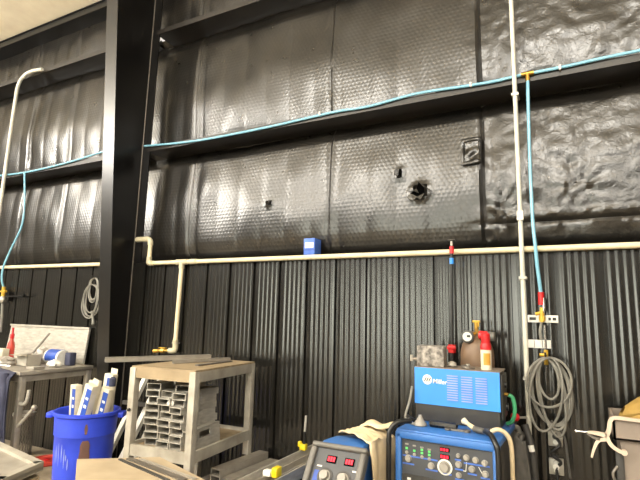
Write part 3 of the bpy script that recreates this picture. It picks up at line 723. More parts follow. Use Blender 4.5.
# ------------------------------------------------------------------ low stand with rectangular tubes
st = thing('low_stand', 'low steel stand under the rectangular tubes beside the cart', 'stand', (-2.40, -.45, 0))
MB().box((-2.66, -.9, .30), (-2.14, -.03, .318)).build('stand_top', M['alud'], st, smooth=False)
for a in (-2.65, -2.19):
    for b in (-.885, -.08): MB().box((a, b, 0), (a+.04, b+.04, .30)).build('leg', M['steel'], st, smooth=False)
for k, (x, z, lb) in enumerate(((-2.47, .320, 'lower grey rectangular tube under the cart corner'), (-2.47, .372, 'upper grey rectangular tube at the cart corner'), (-2.36, .320, 'grey rectangular tube lying right of the stacked pair'))):
    m = tube_mb(.095, .05, .62, .005); m.shift(Matrix.Translation((x, -.37, z)) @ Matrix.Rotation(R(-3), 4, 'Z'))
    tag(m.build('rectangular_tube', M['alud'], smooth=False), lb, 'tube')

# ------------------------------------------------------------------ clamp trough
tr = thing('extrusion_trough', 'aluminium trough with inner dividers running back to the wall beside the small welder', 'trough', (-1.76, -.7, 0))
ang = R(0)
x0_, x1_, y0_, y1_ = -1.865, -1.66, -1.35, -.20
m = MB(); m.box((x0_, y0_, .52), (x1_, y1_, .526)); m.box((x0_, y0_, .52), (x0_+.008, y1_, .60)); m.box((x1_-.008, y0_, .52), (x1_, y1_, .60)); m.build('channel', M['alu'], tr, smooth=False)
m = MB(); m.box((-1.79, y0_, .526), (-1.783, y1_, .585)); m.box((-1.73, y0_, .526), (-1.724, y1_, .575)); m.build('divider', M['alud'], tr, smooth=False)
for k in range(11):
    yy = -1.28+k*.1; MB().box((x0_+.01, yy, .527), (-1.795, yy+.05, .548)).build('spacer', M['zinc'], tr, smooth=False)
for a in (-1.85, -1.70):
    for b in (-1.3, -.26): MB().box((a, b, 0), (a+.03, b+.03, .52)).build('leg', M['steel'], tr, smooth=False)
def barclamp(loc, label, hnd, L):
    x, y, z = loc
    t = thing('bar_clamp', label, 'clamp', loc)
    MB().box((x-.026, y-.02, z), (x+.026, y+.02, z+.045), bev=.006).build('body', M['yellow'], t)
    MB().box((x-.045, y-.014, z+.02), (x-.02, y+.014, z+.06), bev=.006).build('trigger', M['yellow'], t)
    MB().tube([(x+.004, y, z+.04), (x+.008, y, z+.04+L*.45)], .012, 8).build('grip', M['black'], t)
    MB().tube([(x+.008, y, z+.04+L*.45), (x+.016, y, z+.04+L)], .009, 8).build('bar', M['alu'], t)
    return t
barclamp((-1.845, -.45, .60), 'yellow clamp with upright bar at the far end of the trough', 0, .21)
w = thing('spring_clamp', 'yellow clamp at the near end of the trough', 'clamp', (-1.76, -1.0, .6))
MB().box((-1.735, -1.07, .585), (-1.695, -1.00, .645), bev=.008).build('body', M['yellow'], w)
MB().box((-1.80, -1.07, .585), (-1.742, -1.02, .622), bev=.008).build('jaw', M['white'], w)

# ------------------------------------------------------------------ foreground tables
ft = thing('tan_table', 'tan board table in the front foreground with thin metal strips on it', 'table', (-2.05, -2.0, 0))
tp = [(-2.434, -1.946), (-2.087, -1.682), (-1.58, -1.862), (-1.62, -2.25), (-2.10, -2.20)]
MB().prism(tp, .772, .80).build('table_top', M['card'], ft, smooth=False)
for a in ((-2.33, -1.95), (-2.10, -1.76), (-1.70, -1.90), (-1.72, -2.16), (-2.07, -2.12)): MB().box((a[0]-.02, a[1]-.02, 0), (a[0]+.02, a[1]+.02, .772)).build('leg', M['steel'], ft, smooth=False)
for k, (a, b, wd) in enumerate((((-2.20, -1.80), (-1.70, -1.905), .018), ((-2.14, -1.775), (-1.66, -1.87), .012), ((-2.23, -1.835), (-1.76, -1.95), .01))):
    A = Vector((*a, .801)); B = Vector((*b, .801)); d = B-A; L = d.length; d.normalize(); nr = Vector((-d.y, d.x, 0))
    tag(MB().box((0, -wd, 0), (L, wd, .005), frame_mt(A, d, nr, (0, 0, 1))).build('metal_strip', (M['gunmetal'], M['alud'], M['charcoal'])[k], smooth=False), ('widest grey metal strip on the tan table', 'pale metal strip nearest the wall on the tan table', 'thin dark strip nearest the camera on the tan table')[k], 'strip')
fa = thing('tray_table', 'aluminium-framed tray table cut off at the lower left corner', 'table', (-2.8, -2.2, 0))
tp = [(-3.60, -1.875), (-3.122, -1.963), (-2.53, -2.071), (-2.43, -2.343), (-2.90, -2.62), (-3.65, -2.45)]
MB().prism(tp, .765, .786).build('table_top', M['alud'], fa, smooth=False)
m = MB()
for a, b in zip(tp, tp[1:]+tp[:1]):
    A = Vector((*a, 0)); B = Vector((*b, 0)); d = B-A; L = d.length; d.normalize(); nr = Vector((-d.y, d.x, 0))
    m.box((0, -.045, .76), (L, 0, .803), frame_mt(A, d, nr, (0, 0, 1)))
m.build('rim', M['cartw'], fa, smooth=False)
MB().prism([(a-.0, b-.02) for a, b in tp], .70, .735).build('lower_board', M['card'], fa, smooth=False)
for a in ((-2.58, -2.15), (-2.85, -2.5), (-3.5, -1.98), (-3.5, -2.4)): MB().box((a[0]-.025, a[1]-.025, 0), (a[0]+.025, a[1]+.025, .765)).build('leg', M['steel'], fa, smooth=False)

# ------------------------------------------------------------------ small welder (centre)
sw = thing('small_welder', 'small blue welder with grey sloped front and two red displays', 'welder', (-1.2, -.95, 0))
# local frame: sloped face lower edge forward
ax = Vector((1, 0, 0)); sl = R(27)
def sect(x): return None
body = [(-1.34, .04), (-1.30, .62), (-1.135, .845), (-1.06, .862), (-.90, .852), (-.62, .80), (-.56, .76), (-.56, .04)]
MB().prism(body, -1.372, -1.095, 'x').build('case', M['blue2'], sw, bevel=.012)
O = Vector((-1.385, -1.325, .615)); ez = Vector((0, math.cos(PI/2-sl)*.84, 0)) ; ez = (Vector((0, -1.135, .86))-Vector((0, -1.305, .615))).normalized(); ey = ez.cross(Vector((1, 0, 0)))*-1
ey = Vector((1, 0, 0)).cross(ez)*-1   # into the case
fm = frame_mt(O, (1, 0, 0), ey, ez)
Hh = .305; Wd = .345
m = MB(); th = .034
m.box((0, -.03, 0), (Wd, .03, .035), fm); m.box((0, -.03, Hh-.03), (Wd, .03, Hh), fm); m.box((0, -.03, .035), (.038, .03, Hh-.03), fm); m.box((Wd-.038, -.03, .035), (Wd, .03, Hh-.03), fm)
m.build('bezel', M['bezel'], sw, bevel=.01)
MB().box((.036, -.008, .03), (Wd-.036, .012, Hh-.026), fm).build('control_panel', M['panel'], sw, smooth=False)
for a in (.115, .225): (lambda d: [MB().box((a+.004+.016*q, -.0150, .206), (a+.015+.016*q, -.0128, .232), fm).build('digit', M['ledred'], d, smooth=False) for q in range(3)])(MB().box((a-.003, -.013, .199), (a+.055, -.007, .239), fm).build('display', M['void'], sw, smooth=False))
for a in (.125, .235):
    k = MB(); k.lathe([(.034, 0), (.034, .004), (.026, .006), (.024, .03), (.0001, .032)], (0, 0, 0), 24); k.shift(fm @ Matrix.Translation((a, -.008, .125)) @ Matrix.Rotation(R(90), 4, 'X'))
    kk = k.build('knob', M['knob'], sw)
    k = MB(); k.lathe([(.046, 0), (.046, .004), (.037, .0045), (.037, 0)], (0, 0, 0), 28); k.shift(fm @ Matrix.Translation((a, -.0085, .125)) @ Matrix.Rotation(R(90), 4, 'X')); k.build('dial_ring', M['charcoal'], kk)
MB().box((.055, -.012, .085), (.085, -.007, .15), fm).build('blue_sticker', M['labelblue'], sw, smooth=False)
for a in (.062, .28): MB().box((a, -.012, .17), (a+.03, -.007, .178), fm).build('stripe', M['white'], sw, smooth=False)
MB().box((-1.385, -1.36, .03), (-1.045, -1.30, .62), bev=.012).build('lower_front', M['charcoal'], sw)
for a in (-1.37, -1.09):
    for b in (-1.22, -.62): MB().cyl((a, b, .04), (a+.03, b, .04), .04, 16).build('wheel', M['black'], sw)
# cream cloth thrown over its back
def case_top(y): return .862+(y+1.06)*-.0625 if y < -.90 else .852+(y+.90)*-.186
def cloth(u, v):
    # u: across (left to right, then falling down the right side), v: front to back
    s = u*.86; top = .30
    y0 = -.89-.17*min(1, max(0, (u-.08)/.2)); y = y0+(-.62-y0)*v+.025*math.sin(u*9+1)*(1-v)
    if s < top:
        x = -1.36+s; z = case_top(y)+.016+.045*math.sin(PI*min(1, s/top*.9+.1))*(.35+.65*v)+.03*abs(noise.noise(Vector((s*11, v*5, 1))))
    else:
        q = s-top; x = -1.062+.018*min(1, q/.08)+.008*math.sin(v*16+q*4)+.008*noise.noise(Vector((q*5, v*9, 4)))
        z = case_top(y)+.018-q*1.0; y -= .10*q
    z += .010*noise.noise(Vector((s*14, v*12, 3)))*(1 if s < top else .3)
    return (x, y+.02*noise.noise(Vector((s*7, v*4, 9))), max(z, case_top(y)+.012) if s < top else z)
w = thing('leather_jacket', 'cream leather jacket draped over the back of the small welder', 'jacket', (-1.2, -.7, .88))
MB().grid(cloth, 70, 34).build('body', M['cream'], w, solid=.008)
def fold2(u, v):
    a = v*PI; r = .020+.010*noise.noise(Vector((u*6, v, 2)))
    x = -1.26+.235*u; return (x, -.72+.06*u-.05*math.cos(a)+.02*math.sin(u*9), .885+r*math.sin(a)+.012*math.sin(u*7)+.03*u)
MB().grid(fold2, 24, 10).build('sleeve', M['cream'], w, solid=.008)

# ------------------------------------------------------------------ large welder with controls
lw = thing('large_welder', 'large blue welder with dark control panel beneath the smaller blue unit', 'welder', (-.675, -.9, 0))
RT = rz((-.38, -.9, 0), R(-2.5))
def bxm(a, b, name, mat, par=None, bev=0.0, sm=True):
    return MB().box(a, b, RT, bev).build(name, mat, par or lw, smooth=sm)
bxm((-.968, -.88, .06), (-.382, -.31, .925), 'case', M['charcoal'], bev=.008)
bxm((-.972, -.91, .905), (-.378, -.305, .945), 'top_cover', M['blue2'], bev=.012)
m = MB(); m.box((-.972, -.925, .05), (-.935, -.87, .93), RT, .008); m.box((-.412, -.925, .05), (-.375, -.87, .93), RT, .008); m.box((-.972, -.925, .892), (-.375, -.87, .935), RT, .010); m.build('front_frame', M['blue2'], lw)
bxm((-.936, -.905, .30), (-.411, -.885, .895), 'control_panel', M['panel'], sm=False)
bxm((-.934, -.912, .30), (-.413, -.900, .695), 'lower_panel', M['charcoal'], sm=False)
def lwknob(x, z, r, nm='knob', mat=None, d=.022):
    k = MB(); k.lathe([(r*1.25, 0), (r*1.25, .003), (r, .004), (r*.92, d), (.0001, d+.001)], (0, 0, 0), 20); k.shift(RT @ Matrix.Translation((x, -.905, z)) @ Matrix.Rotation(R(90), 4, 'X'))
    return k.build(nm, mat or M['knob'], lw)
big = lwknob(-.678, .768, .026)
k = MB(); k.lathe([(.043, 0), (.043, .003), (.036, .0035), (.036, 0)], (0, 0, 0), 28); k.shift(RT @ Matrix.Translation((-.678, -.906, .768)) @ Matrix.Rotation(R(90), 4, 'X')); k.build('dial_ring', M['white'], big)
for (x, z, r) in ((-.895, .782, .017), (-.758, .762, .016), (-.601, .843, .010), (-.556, .838, .014), (-.506, .833, .014), (-.457, .825, .014), (-.60, .795, .015), (-.527, .782, .015), (-.455, .768, .015), (-.60, .738, .013), (-.455, .715, .013)): lwknob(x, z, r, d=.016)
for (x, z) in ((-.905, .838), (-.858, .830), (-.812, .824), (-.768, .820), (-.768, .838), (-.812, .842)):
    bxm((x-.007, -.909, z-.006), (x+.007, -.904, z+.006), 'indicator', M['ledgreen'], sm=False)
for (x, z) in ((-.905, .815), (-.858, .808), (-.812, .802), (-.768, .798)): lwknob(x, z, .008, 'button', d=.006)
for (x, z) in ((-.905, .862), (-.858, .858), (-.812, .855), (-.768, .85)): bxm((x-.01, -.908, z-.004), (x+.01, -.904, z+.004), 'legend', M['knob'], sm=False)
d_ = bxm((-.705, -.9085, .852), (-.650, -.904, .873), 'display', M['void'], sm=False)
for q in range(3): MB().box((-.701+.0165*q, -.9105, .852+.004), (-.690+.0165*q, -.908, .873-.004), RT).build('digit', M['ledred'], d_, smooth=False)
d_ = bxm((-.705, -.9085, .812), (-.650, -.904, .836), 'display', M['void'], sm=False)
for q in range(3): MB().box((-.701+.0165*q, -.9105, .812+.004), (-.690+.0165*q, -.908, .836-.004), RT).build('digit', M['ledred'], d_, smooth=False)
for (x0q, x1q, z) in ((-.93, -.72, .792), (-.93, -.86, .748), (-.79, -.72, .735), (-.70, -.64, .728), (-.62, -.585, .815), (-.57, -.43, .805), (-.62, -.575, .765), (-.55, -.50, .752), (-.62, -.57, .712), (-.48, -.43, .742)): bxm((x0q, -.9075, z), (x1q, -.904, z+.008), 'blue_line', M['boxblue'], sm=False)
m = MB()
for a, b in (((-.575, .766), (-.56, .766)), ((-.56, .766), (-.555, .815)), ((-.49, .80), (-.465, .755))): m.tube([RT @ Vector((a[0], -.906, a[1])), RT @ Vector((b[0], -.906, b[1]))], .002, 4)
m.build('white_line', M['white'], lw)
for x in (-.90, -.78, -.60, -.57): bxm((x, -.915, .665), (x+.022, -.910, .678), 'legend', M['white'], sm=False)
for s, pts in ((0, [(-.992, -.945, .32), (-.992, -.955, .60), (-.992, -.955, .88), (-.985, -.945, .945), (-.95, -.92, .985), (-.885, -.86, .992)]), (1, [(-.372, -.945, .32), (-.378, -.955, .60), (-.378, -.955, .88), (-.39, -.945, .94), (-.42, -.90, .975), (-.46, -.84, .980)])):
    MB().tube(pts, .0155, 12, smooth_path=5).build('handle', M['black'], lw)
for a in (-.95, -.43):
    for b in (-.82, -.38): MB().cyl((a, b, .05), (a+.04, b, .05), .05, 16).build('wheel', M['black'], lw)

# ------------------------------------------------------------------ upper blue unit
uw = thing('upper_welder', 'bright blue louvred power unit with white brand lettering on top of the large welder', 'welder', (-.67, -.46, .945))
Zb, Zt = .948, 1.285
xa, xb, ya, yb = -.935, -.402, -.60, -.325
MB().box((xa+.004, ya+.004, Zb), (xb-.004, yb, Zt-.004), bev=.006).build('chassis', M['charcoal'], uw)
MB().prism([(xa, Zb+.108), (xb, Zb+.104), (xb, Zt), (xa, Zt)], ya-.004, ya+.004, 'y').build('side_panel', M['blue'], uw, smooth=False)
MB().box((xa, ya-.003, Zt-.004), (xb+.004, yb, Zt+.004), bev=.003).build('top_panel', M['taupe'], uw)
MB().box((xb-.002, ya+.02, Zb+.05), (xb+.012, yb-.03, Zt-.015), bev=.006).build('end_panel', M['charcoal'], uw)
for g_, lx in enumerate((-.722, -.633, -.545)):
    for k in range(11):
        z = 1.245-k*.0148-g_*.002
        m = MB(); m.box((lx, ya-.010, z-.003), (lx+.068, ya-.003, z+.003), rz((lx+.03, ya, z), 0)); m.build('louvre', M['scuff'], uw, smooth=False)
# round emblem: white disc with slanted dark bars; lettering
k = MB(); k.lathe([(.031, 0), (.031, .0025), (.0001, .0025)], (0, 0, 0), 32); k.shift(Matrix.Translation((-.850, ya-.004, 1.211)) @ Matrix.Rotation(R(90), 4, 'X')); em = k.build('emblem', M['white'], uw)
m = MB()
for j in range(3): m.prism([(-.872+j*.014, 1.199), (-.865+j*.014, 1.199), (-.853+j*.014, 1.224), (-.860+j*.014, 1.224)], ya-.0078, ya-.0062, 'y')
m.build('emblem_bars', M['panel'], em, smooth=False)
text_mesh('Miller', .040, 'lettering', M['white'], uw, frame_mt((-.816, ya-.0046, 1.203), (1, 0, -.02), (0, 0, 1), (0, -1, 0)), .15, .0008, .0004)
v = MB(); v.cyl((xb+.012, -.50, 1.148), (xb+.035, -.505, 1.146), .011, 8); v.build('gas_fitting', M['brass'], uw)
MB().cyl((xb+.010, -.46, 1.20), (xb+.024, -.46, 1.20), .02, 14).build('connector', M['black'], uw)
MB().cyl((xb+.010, -.42, 1.06), (xb+.026, -.42, 1.06), .024, 14).build('connector', M['black'], uw)
# green hose
tag(MB().tube([(xb+.038, -.505, 1.146), (-.340, -.50, 1.125), (-.333, -.49, 1.05), (-.352, -.47, .985), (-.385, -.45, .9595)], .0125, 10, smooth_path=6).build('gas_hose', M['green']), 'green gas hose curving down from the end of the upper blue unit', 'hose')
# things on the upper unit
sb = crumple
m = MB(); m.box((-.935, -.57, Zt+.005), (-.758, -.40, Zt+.138), rz((-.85, -.5, 0), R(6)), bev=.006)
tag(m.build('stone_block', M['stone']), 'grey speckled block at the left on the upper blue unit', 'block')
w = thing('drill_chuck', 'small grey chuck beside the speckled block', 'chuck', (-.95, -.47, Zt+.06))
MB().tube([(-.990, -.50, Zt+.042), (-.93, -.49, Zt+.045)], [.008, .018], 10).build('body', M['gunmetal'], w)
MB().cyl((-.985, -.50, Zt+.03), (-.985, -.50, Zt+.07), .011, 8).build('collar', M['alud'], w)
w = thing('aerosol_can', 'red and white aerosol can on the right of the upper blue unit', 'can', (-.493, -.50, Zt+.004))
c = (-.493, -.50, Zt+.0045)
MB().lathe([(.032, 0), (.034, .006), (.034, .15), (.030, .165)], c, 24).build('can', M['pack'], w)
MB().lathe([(.0344, .125), (.0344, .15), (.0305, .1655)], c, 24, closed=True).build('red_band', M['redpaint'], w)
MB().lathe([(.026, .165), (.028, .17), (.028, .225), (.022, .232), (.0001, .232)], c, 20).build('cap', M['redpaint'], w)
def lab(u, v): a = R(-110)+R(75)*u; return (c[0]+.0347*math.cos(a), c[1]+.0347*math.sin(a), c[2]+.03+.075*v)
MB().grid(lab, 10, 4).build('amber_label', M['amber'], w)
w = thing('grinding_wheel', 'small dark disc lying on the upper blue unit', 'disc', (-.60, -.50, Zt+.005))
k = MB(); k.lathe([(.045, 0), (.045, .012), (.018, .018), (.0001, .018)], (0, 0, 0), 24); k.shift(Matrix.Translation((-.605, -.52, Zt+.008)) @ Matrix.Rotation(R(8), 4, 'Y')); k.build('disc', M['gunmetal'], w)
MB().lathe([(.012, .018), (.012, .026), (.0001, .026)], (-.605, -.52, Zt+.008), 14).build('hub', M['alu'], w)
tag(crumple((-.715, -.48, Zt+.004), .03, .03, .02, 2).build('wipe', M['greybox']), 'small crumpled grey wipe at the pole foot', 'rag')
# red pole
w = thing('support_pole', 'tall black telescopic support pole with red and blue bands behind the welders', 'pole', (-.785, -.13, 0))
X, Y = -.785, -.13
MB().cyl((X, Y, 0.02), (X-.002, Y, 1.40), .019, 14).build('lower_tube', M['black'], w)
MB().cyl((X-.002, Y, 1.40), (X+.008, Y, 2.16), .0125, 12).build('upper_tube', M['black'], w)
MB().cyl((X-.002, Y, 1.36), (X-.002, Y, 1.42), .028, 14).build('clamp_collar', M['red'], w)
MB().box((X-.035, Y-.03, 1.385), (X+.03, Y-.005, 1.41), bev=.004).build('lever', M['red'], w)
MB().cyl((X+.008, Y, 2.10), (X+.008, Y, 2.155), .0175, 12).build('red_band', M['redpaint'], w)
MB().cyl((X+.007, Y, 2.02), (X+.007, Y, 2.065), .0165, 12).build('blue_band', M['blue'], w)
MB().cyl((X+.008, Y, 2.155), (X+.008, Y, 2.20), .0095, 10).build('screw_tip', M['alu'], w)
MB().box((X-.02, Y-.02, 2.198), (X+.036, Y+.02, 2.206), bev=.003).build('head_plate', M['black'], w)
MB().lathe([(.05, 0), (.05, .01), (.025, .02), (.025, .05)], (X, Y, 0.001), 20).build('foot', M['black'], w)
# gas cylinder
w = thing('gas_cylinder', 'brown gas cylinder with round gauge standing behind the upper blue unit', 'gas cylinder', (-.60, -.155, 0))
c = (-.605, -.155, 0.001)
MB().lathe([(.10, 0), (.116, .012), (.116, 1.35), (.112, 1.39), (.098, 1.435), (.072, 1.47), (.045, 1.488), (.036, 1.495), (.036, 1.52)], c, 40).build('tank', M['brown'], w)
MB().cyl((c[0], c[1], 1.51), (c[0], c[1], 1.585), .016, 12).build('valve', M['brass'], w)
m = MB(); m.box((c[0]-.026, c[1]-.012, 1.585), (c[0]+.026, c[1]+.012, 1.60), bev=.004); m.box((c[0]-.01, c[1]-.01, 1.555), (c[0]+.02, c[1]+.01, 1.59), bev=.003); m.build('valve_cap', M['brassy'], w)
gx, gy, gz = -.652, -.235, 1.485
gg = MB(); gg.lathe([(.044, 0), (.044, .028), (.040, .030), (.0001, .030)], (0, 0, 0), 28); gg.shift(Matrix.Translation((gx, gy, gz)) @ Matrix.Rotation(R(90), 4, 'X') @ Matrix.Rotation(R(0), 4, 'Y')); ga = gg.build('gauge', M['charcoal'], w)
k = MB(); k.lathe([(.032, 0), (.032, .002), (.0001, .002)], (0, 0, 0), 24); k.shift(Matrix.Translation((gx, gy-.030, gz)) @ Matrix.Rotation(R(90), 4, 'X')); k.build('gauge_face', M['glassface'], ga)
MB().box((gx-.002, gy-.034, gz-.004), (gx+.022, gy-.0325, gz+.012)).build('needle', M['black'], ga, smooth=False)
MB().tube([(gx, gy+.005, gz), (c[0], c[1]-.03, 1.51), (c[0], c[1], 1.53)], .012, 8).build('regulator_stem', M['brass'], w)
MB().cyl((-.572, -.23, 1.50), (-.515, -.24, 1.495), .030, 20).build('regulator_body', M['redpaint'], w)
MB().cyl((-.515, -.24, 1.495), (-.470, -.245, 1.492), .031, 20).build('regulator_knob', M['bezel'], w)
MB().tube([(c[0], c[1]-.01, 1.535), (-.575, -.22, 1.503)], .012, 8).build('regulator_stem', M['brass'], w)

# ------------------------------------------------------------------ clutter on the large welder's top
zt2 = .947
w = thing('tig_torch', 'grey-handled welding torch with cream lead lying on the large welder', 'torch', (-.47, -.76, zt2))
MB().tube([(-.575, -.72, .985), (-.54, -.745, .972), (-.50, -.76, .965)], [.012, .016], 10).build('neck', M['cream'], w)
MB().tube([(-.535, -.75, .968), (-.49, -.775, .967), (-.44, -.785, .968)], [.018, .024, .018], 12, smooth_path=4).build('handle', M['rubber'], w)
MB().tube([(-.44, -.785, .968), (-.40, -.78, .985), (-.36, -.76, .965), (-.335, -.74, .90), (-.335, -.72, .70), (-.34, -.70, .40), (-.33, -.70, .02)], .013, 10, smooth_path=6).build('lead', M['cream'], w)
MB().tube([(-.605, -.70, .998), (-.575, -.72, .985)], [.020, .011], 10).build('cup', M['pack'], w)
m = MB(); pts = []
for k in range(110):
    t = k/109; pts.append((-.80+.16*t, -.74+.02*math.cos(k*1.05)+.01*t, .965+.014*math.sin(k*1.05)))
m.tube(pts, .006, 6); tag(m.build('coiled_lead', M['black']), 'black coiled lead lying on the front of the large welder', 'cable')
w = thing('flat_wrench', 'flat grey spanner on the large welder between coil and torch', 'spanner', (-.62, -.76, zt2))
m = MB(); m.box((-.68, -.775, zt2), (-.58, -.755, zt2+.01)); m.cyl((-.685, -.765, zt2), (-.685, -.765, zt2+.011), .022, 12); m.cyl((-.575, -.765, zt2), (-.575, -.765, zt2+.011), .022, 12); m.build('spanner', M['gunmetal'], w)
w = thing('funnel_cup', 'small pale grey cup at the left of the large welder top', 'cup', (-.865, -.75, zt2))
MB().lathe([(.042, 0), (.040, .012), (.022, .032), (.012, .05), (.011, .06), (.0001, .06)], (-.862, -.74, zt2+.002), 20).build('cup', M['knob'], w)
tag(MB().tube([(-.948, -.62, 1.16), (-.952, -.66, 1.08), (-.962, -.72, .99), (-.93, -.76, .962), (-.885, -.77, .957)], .008, 8, smooth_path=5).build('ground_lead', M['cable']), 'grey lead running down the left end of the upper blue unit', 'cable')
tag(MB().tube([(-1.01, -.62, .955), (-.96, -.70, .985), (-.93, -.74, .982), (-.90, -.70, .962)], .013, 8, smooth_path=4).build('cable_stub', M['black']), 'short black cable hump at the left rear of the large welder', 'cable')

# ------------------------------------------------------------------ welding leads right of the large welder
w = thing('welding_leads', 'bundle of thick dark welding leads and sleeve hanging right of the large welder', 'cable', (-.33, -.33, .4))
rd = random.Random(9)
for k in range(5):
    x = -.455+.032*k; y = -.19-.010*(k % 3); h = .88+.035*math.sin(k*1.3)
    m = MB().tube([(x-.02, y-.05, .015), (x-.025, y-.06, .45), (x-.01, y-.04, h-.06), (x+.02, y, h), (x+.055, y+.02, h-.05), (x+.075, y+.03, .5), (x+.08, y+.03, .015)], .017, 10, smooth_path=6)
    m.build('lead', M['cable'] if k in (0, 2) else M['rubber'], w)
def sleeve(u, v):
    x = -.45+.15*u+.06*v*(u-.3); a = noise.noise(Vector((u*4, v*3, 6)))
    return (x, -.268+.0*u-.006*a, .86-.36*v-.05*abs(u-.45)+.02*a)
MB().grid(sleeve, 18, 18).build('cable_sleeve', M['rubber'], w, solid=.012)
MB().tube([(-.30, -.24, .93), (-.265, -.25, .80), (-.25, -.25, .60), (-.25, -.24, .3)], .022, 10, smooth_path=5).build('ground_cable', M['charcoal'], w)
MB().tube([(-.37, 0, .91), (-.37, -.26, .91), (-.37, -.265, .94)], .010, 8).build('hook', M['steel'], w)
MB().cyl((-.266, -.275, .81), (-.260, -.275, .775), .018, 12).build('white_connector', M['white'], w)

# ------------------------------------------------------------------ grey bin on the right with glove and clamp
gb = thing('grey_bin', 'dusty grey plastic bin at the right edge with a flared rim band', 'bin', (.52, -.30, 0))
def taper(x0, y0, x1, y1, z0, z1, ins):
    m = MB(); a = [(x0+ins, y0+ins, z0), (x1-ins, y0+ins, z0), (x1-ins, y1-ins, z0), (x0+ins, y1-ins, z0)]; b = [(x0, y0, z1), (x1, y0, z1), (x1, y1, z1), (x0, y1, z1)]
    va = [m.bm.verts.new(p) for p in a]; vb = [m.bm.verts.new(p) for p in b]
    m.bm.faces.new(va[::-1])
    for i in range(4): m.bm.faces.new((va[i], va[(i+1) % 4], vb[(i+1) % 4], vb[i]))
    return m
taper(.225, -.43, .90, -.11, .0, .96, .03).build('tub', M['taupe'], gb, smooth=False, solid=.008)
m = MB(); X0, X1, Y0, Y1 = .19, .93, -.46, -.08
m.box((X0, Y0, .945), (X1, Y0+.012, 1.065)); m.box((X0, Y1-.012, .945), (X1, Y1, 1.065)); m.box((X0, Y0, .945), (X0+.012, Y1, 1.065)); m.box((X1-.012, Y0, .945), (X1, Y1, 1.065))
m.box((X0, Y0, .945), (X1, Y0+.05, .955)); m.box((X0, Y0, .945), (X0+.05, Y1, .955))
m.build('rim_band', M['taupe'], gb, smooth=False)
MB().box((.195, -.44, .60), (.235, -.40, .87), bev=.004).build('latch', M['charcoal'], gb)
MB().tube([(.20, -.45, .80), (.175, -.455, .76), (.185, -.455, .72), (.22, -.45, .71)], .008, 8, smooth_path=4).build('latch_handle', M['gunmetal'], gb)
for a in (.28, .82):
    pass
w = thing('locking_clamp', 'pale locking C-clamp gripping the rim of the grey bin with its handles out', 'clamp', (.15, -.48, .97))
yc = -.478
def flat(pts, wd, name, mat, th=.016):
    P = [Vector((a, 0, b)) for a, b in pts]; P = spline(P, 4)
    m = MB(); prev = None
    for i, p in enumerate(P):
        t = (P[min(i+1, len(P)-1)]-P[max(i-1, 0)]).normalized(); nn = Vector((-t.z, 0, t.x)); ww = wd[0]+(wd[-1]-wd[0])*i/(len(P)-1)
        ring = [m.bm.verts.new((p+nn*ww*s+Vector((0, yc+q, 0)))) for s, q in ((-1, -th/2), (1, -th/2), (1, th/2), (-1, th/2))]
        if prev:
            for k in range(4): m.bm.faces.new((prev[k], prev[(k+1) % 4], ring[(k+1) % 4], ring[k]))
        else: m.bm.faces.new(ring[::-1])
        prev = ring
    m.bm.faces.new(prev); return m.build(name, mat, w)
flat([(.155, .965), (.168, 1.00), (.178, 1.05), (.205, 1.068), (.30, 1.066), (.46, 1.062)], [.012, .008], 'upper_jaw', M['clampm'])
flat([(.155, .965), (.165, .93), (.185, .905), (.215, .888), (.235, .884)], [.011, .009], 'lower_jaw', M['clampm'])
flat([(.155, .965), (.10, .972), (.06, .973)], [.013, .006], 'fixed_handle', M['clampm'])
MB().cyl((.07, yc, .973), (.003, yc, .970), .0045, 8).build('adjusting_screw', M['silver'], w)
MB().cyl((.003, yc, .970), (-.006, yc, .970), .010, 12).build('screw_knob', M['silver'], w)
flat([(.15, .945), (.11, .93), (.085, .88), (.072, .835)], [.010, .005], 'release_handle', M['clampm'])
flat([(.12, .94), (.09, .945), (.055, .965)], [.007, .004], 'toggle_link', M['gunmetal'])
MB().cyl((.235, yc-.012, .884), (.235, yc+.012, .884), .016, 12).build('swivel_pad', M['clampm'], w)
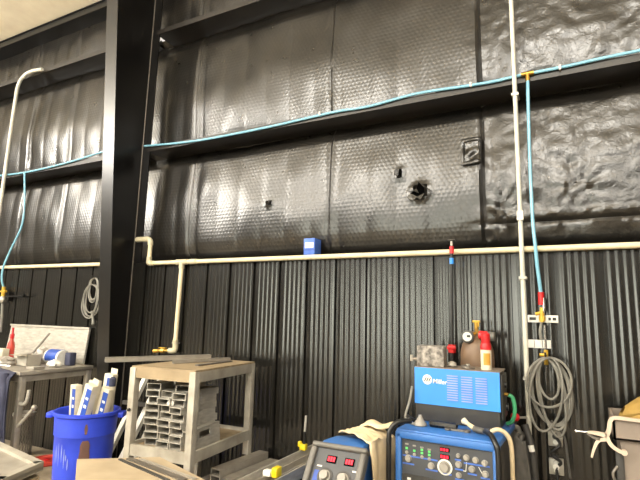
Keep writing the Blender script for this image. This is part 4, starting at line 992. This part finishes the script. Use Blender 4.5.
# tan glove on the bin
w = thing('leather_glove', 'tan leather glove heaped on the grey bin', 'glove', (.40, -.27, 1.02))
def glv(u, v):
    a = 2*PI*u; t = v
    x = .245+.40*t; r = .035+.10*math.sin(PI*min(1, .12+t*.75)); zc = 1.055+.115*t
    k = 1+.16*noise.noise(Vector((math.cos(a)*2, math.sin(a)*2, t*5)))
    return (x+.05*math.sin(a)*(.5-t), -.26+.9*r*math.cos(a)*k, zc+r*.75*math.sin(a)*k)
MB().grid(glv, 28, 20).build('cuff', M['tan'], w)
for k, (ya_, za_) in enumerate(((-.34, 1.10), (-.30, 1.13), (-.25, 1.14), (-.21, 1.11))):
    MB().tube([(.62, ya_, za_+.02), (.72, ya_-.01, za_+.01), (.79, ya_-.01, za_-.04)], [.03, .028, .02], 10, smooth_path=3).build('finger', M['tan'], w)
MB().tube([(.30, -.33, 1.05), (.36, -.35, 1.07), (.46, -.35, 1.10)], [.018, .03, .03], 10, smooth_path=3).build('thumb', M['tan'], w)
tag(MB().box((.26, -.395, .80), (.86, -.145, .955), bev=.01).build('folded_sacking', M['tan']), 'folded tan sacking filling the grey bin under the glove', 'sacking')

# ------------------------------------------------------------------ light
def lamp(x, y, z, w_, r=.22, col=(1, .95, .86)):
    l = bpy.data.lights.new('high_bay_lamp', 'POINT'); l.energy = w_; l.shadow_soft_size = r; l.color = col
    o = bpy.data.objects.new('high_bay_lamp', l); COL.objects.link(o); o.location = (x, y, z)
LP = 380
lamp(-11.7, -6.6, 5.5, 1900, .5)
for y, z, e in ((-4.2, 4.9, 270), (-8.6, 5.6, 620), (-12.6, 6.0, 420)):
    for x in (-10.5, -7.0, -3.5, 0.0, 3.5): lamp(x, y, z, e, .3)
wd = bpy.data.worlds.new('daylight'); SC.world = wd; wd.use_nodes = True
bg = wd.node_tree.nodes['Background']; bg.inputs[0].default_value = (1.0, 1.0, .84, 1); bg.inputs[1].default_value = 16
SC.view_settings.view_transform = 'Standard'; SC.view_settings.look = 'None'; SC.view_settings.gamma = 1; SC.view_settings.use_curve_mapping = False
SC.view_settings.exposure = -0.2
SC.cycles.use_denoising = True
for o in bpy.data.objects:
    if '_o' in o: del o['_o']
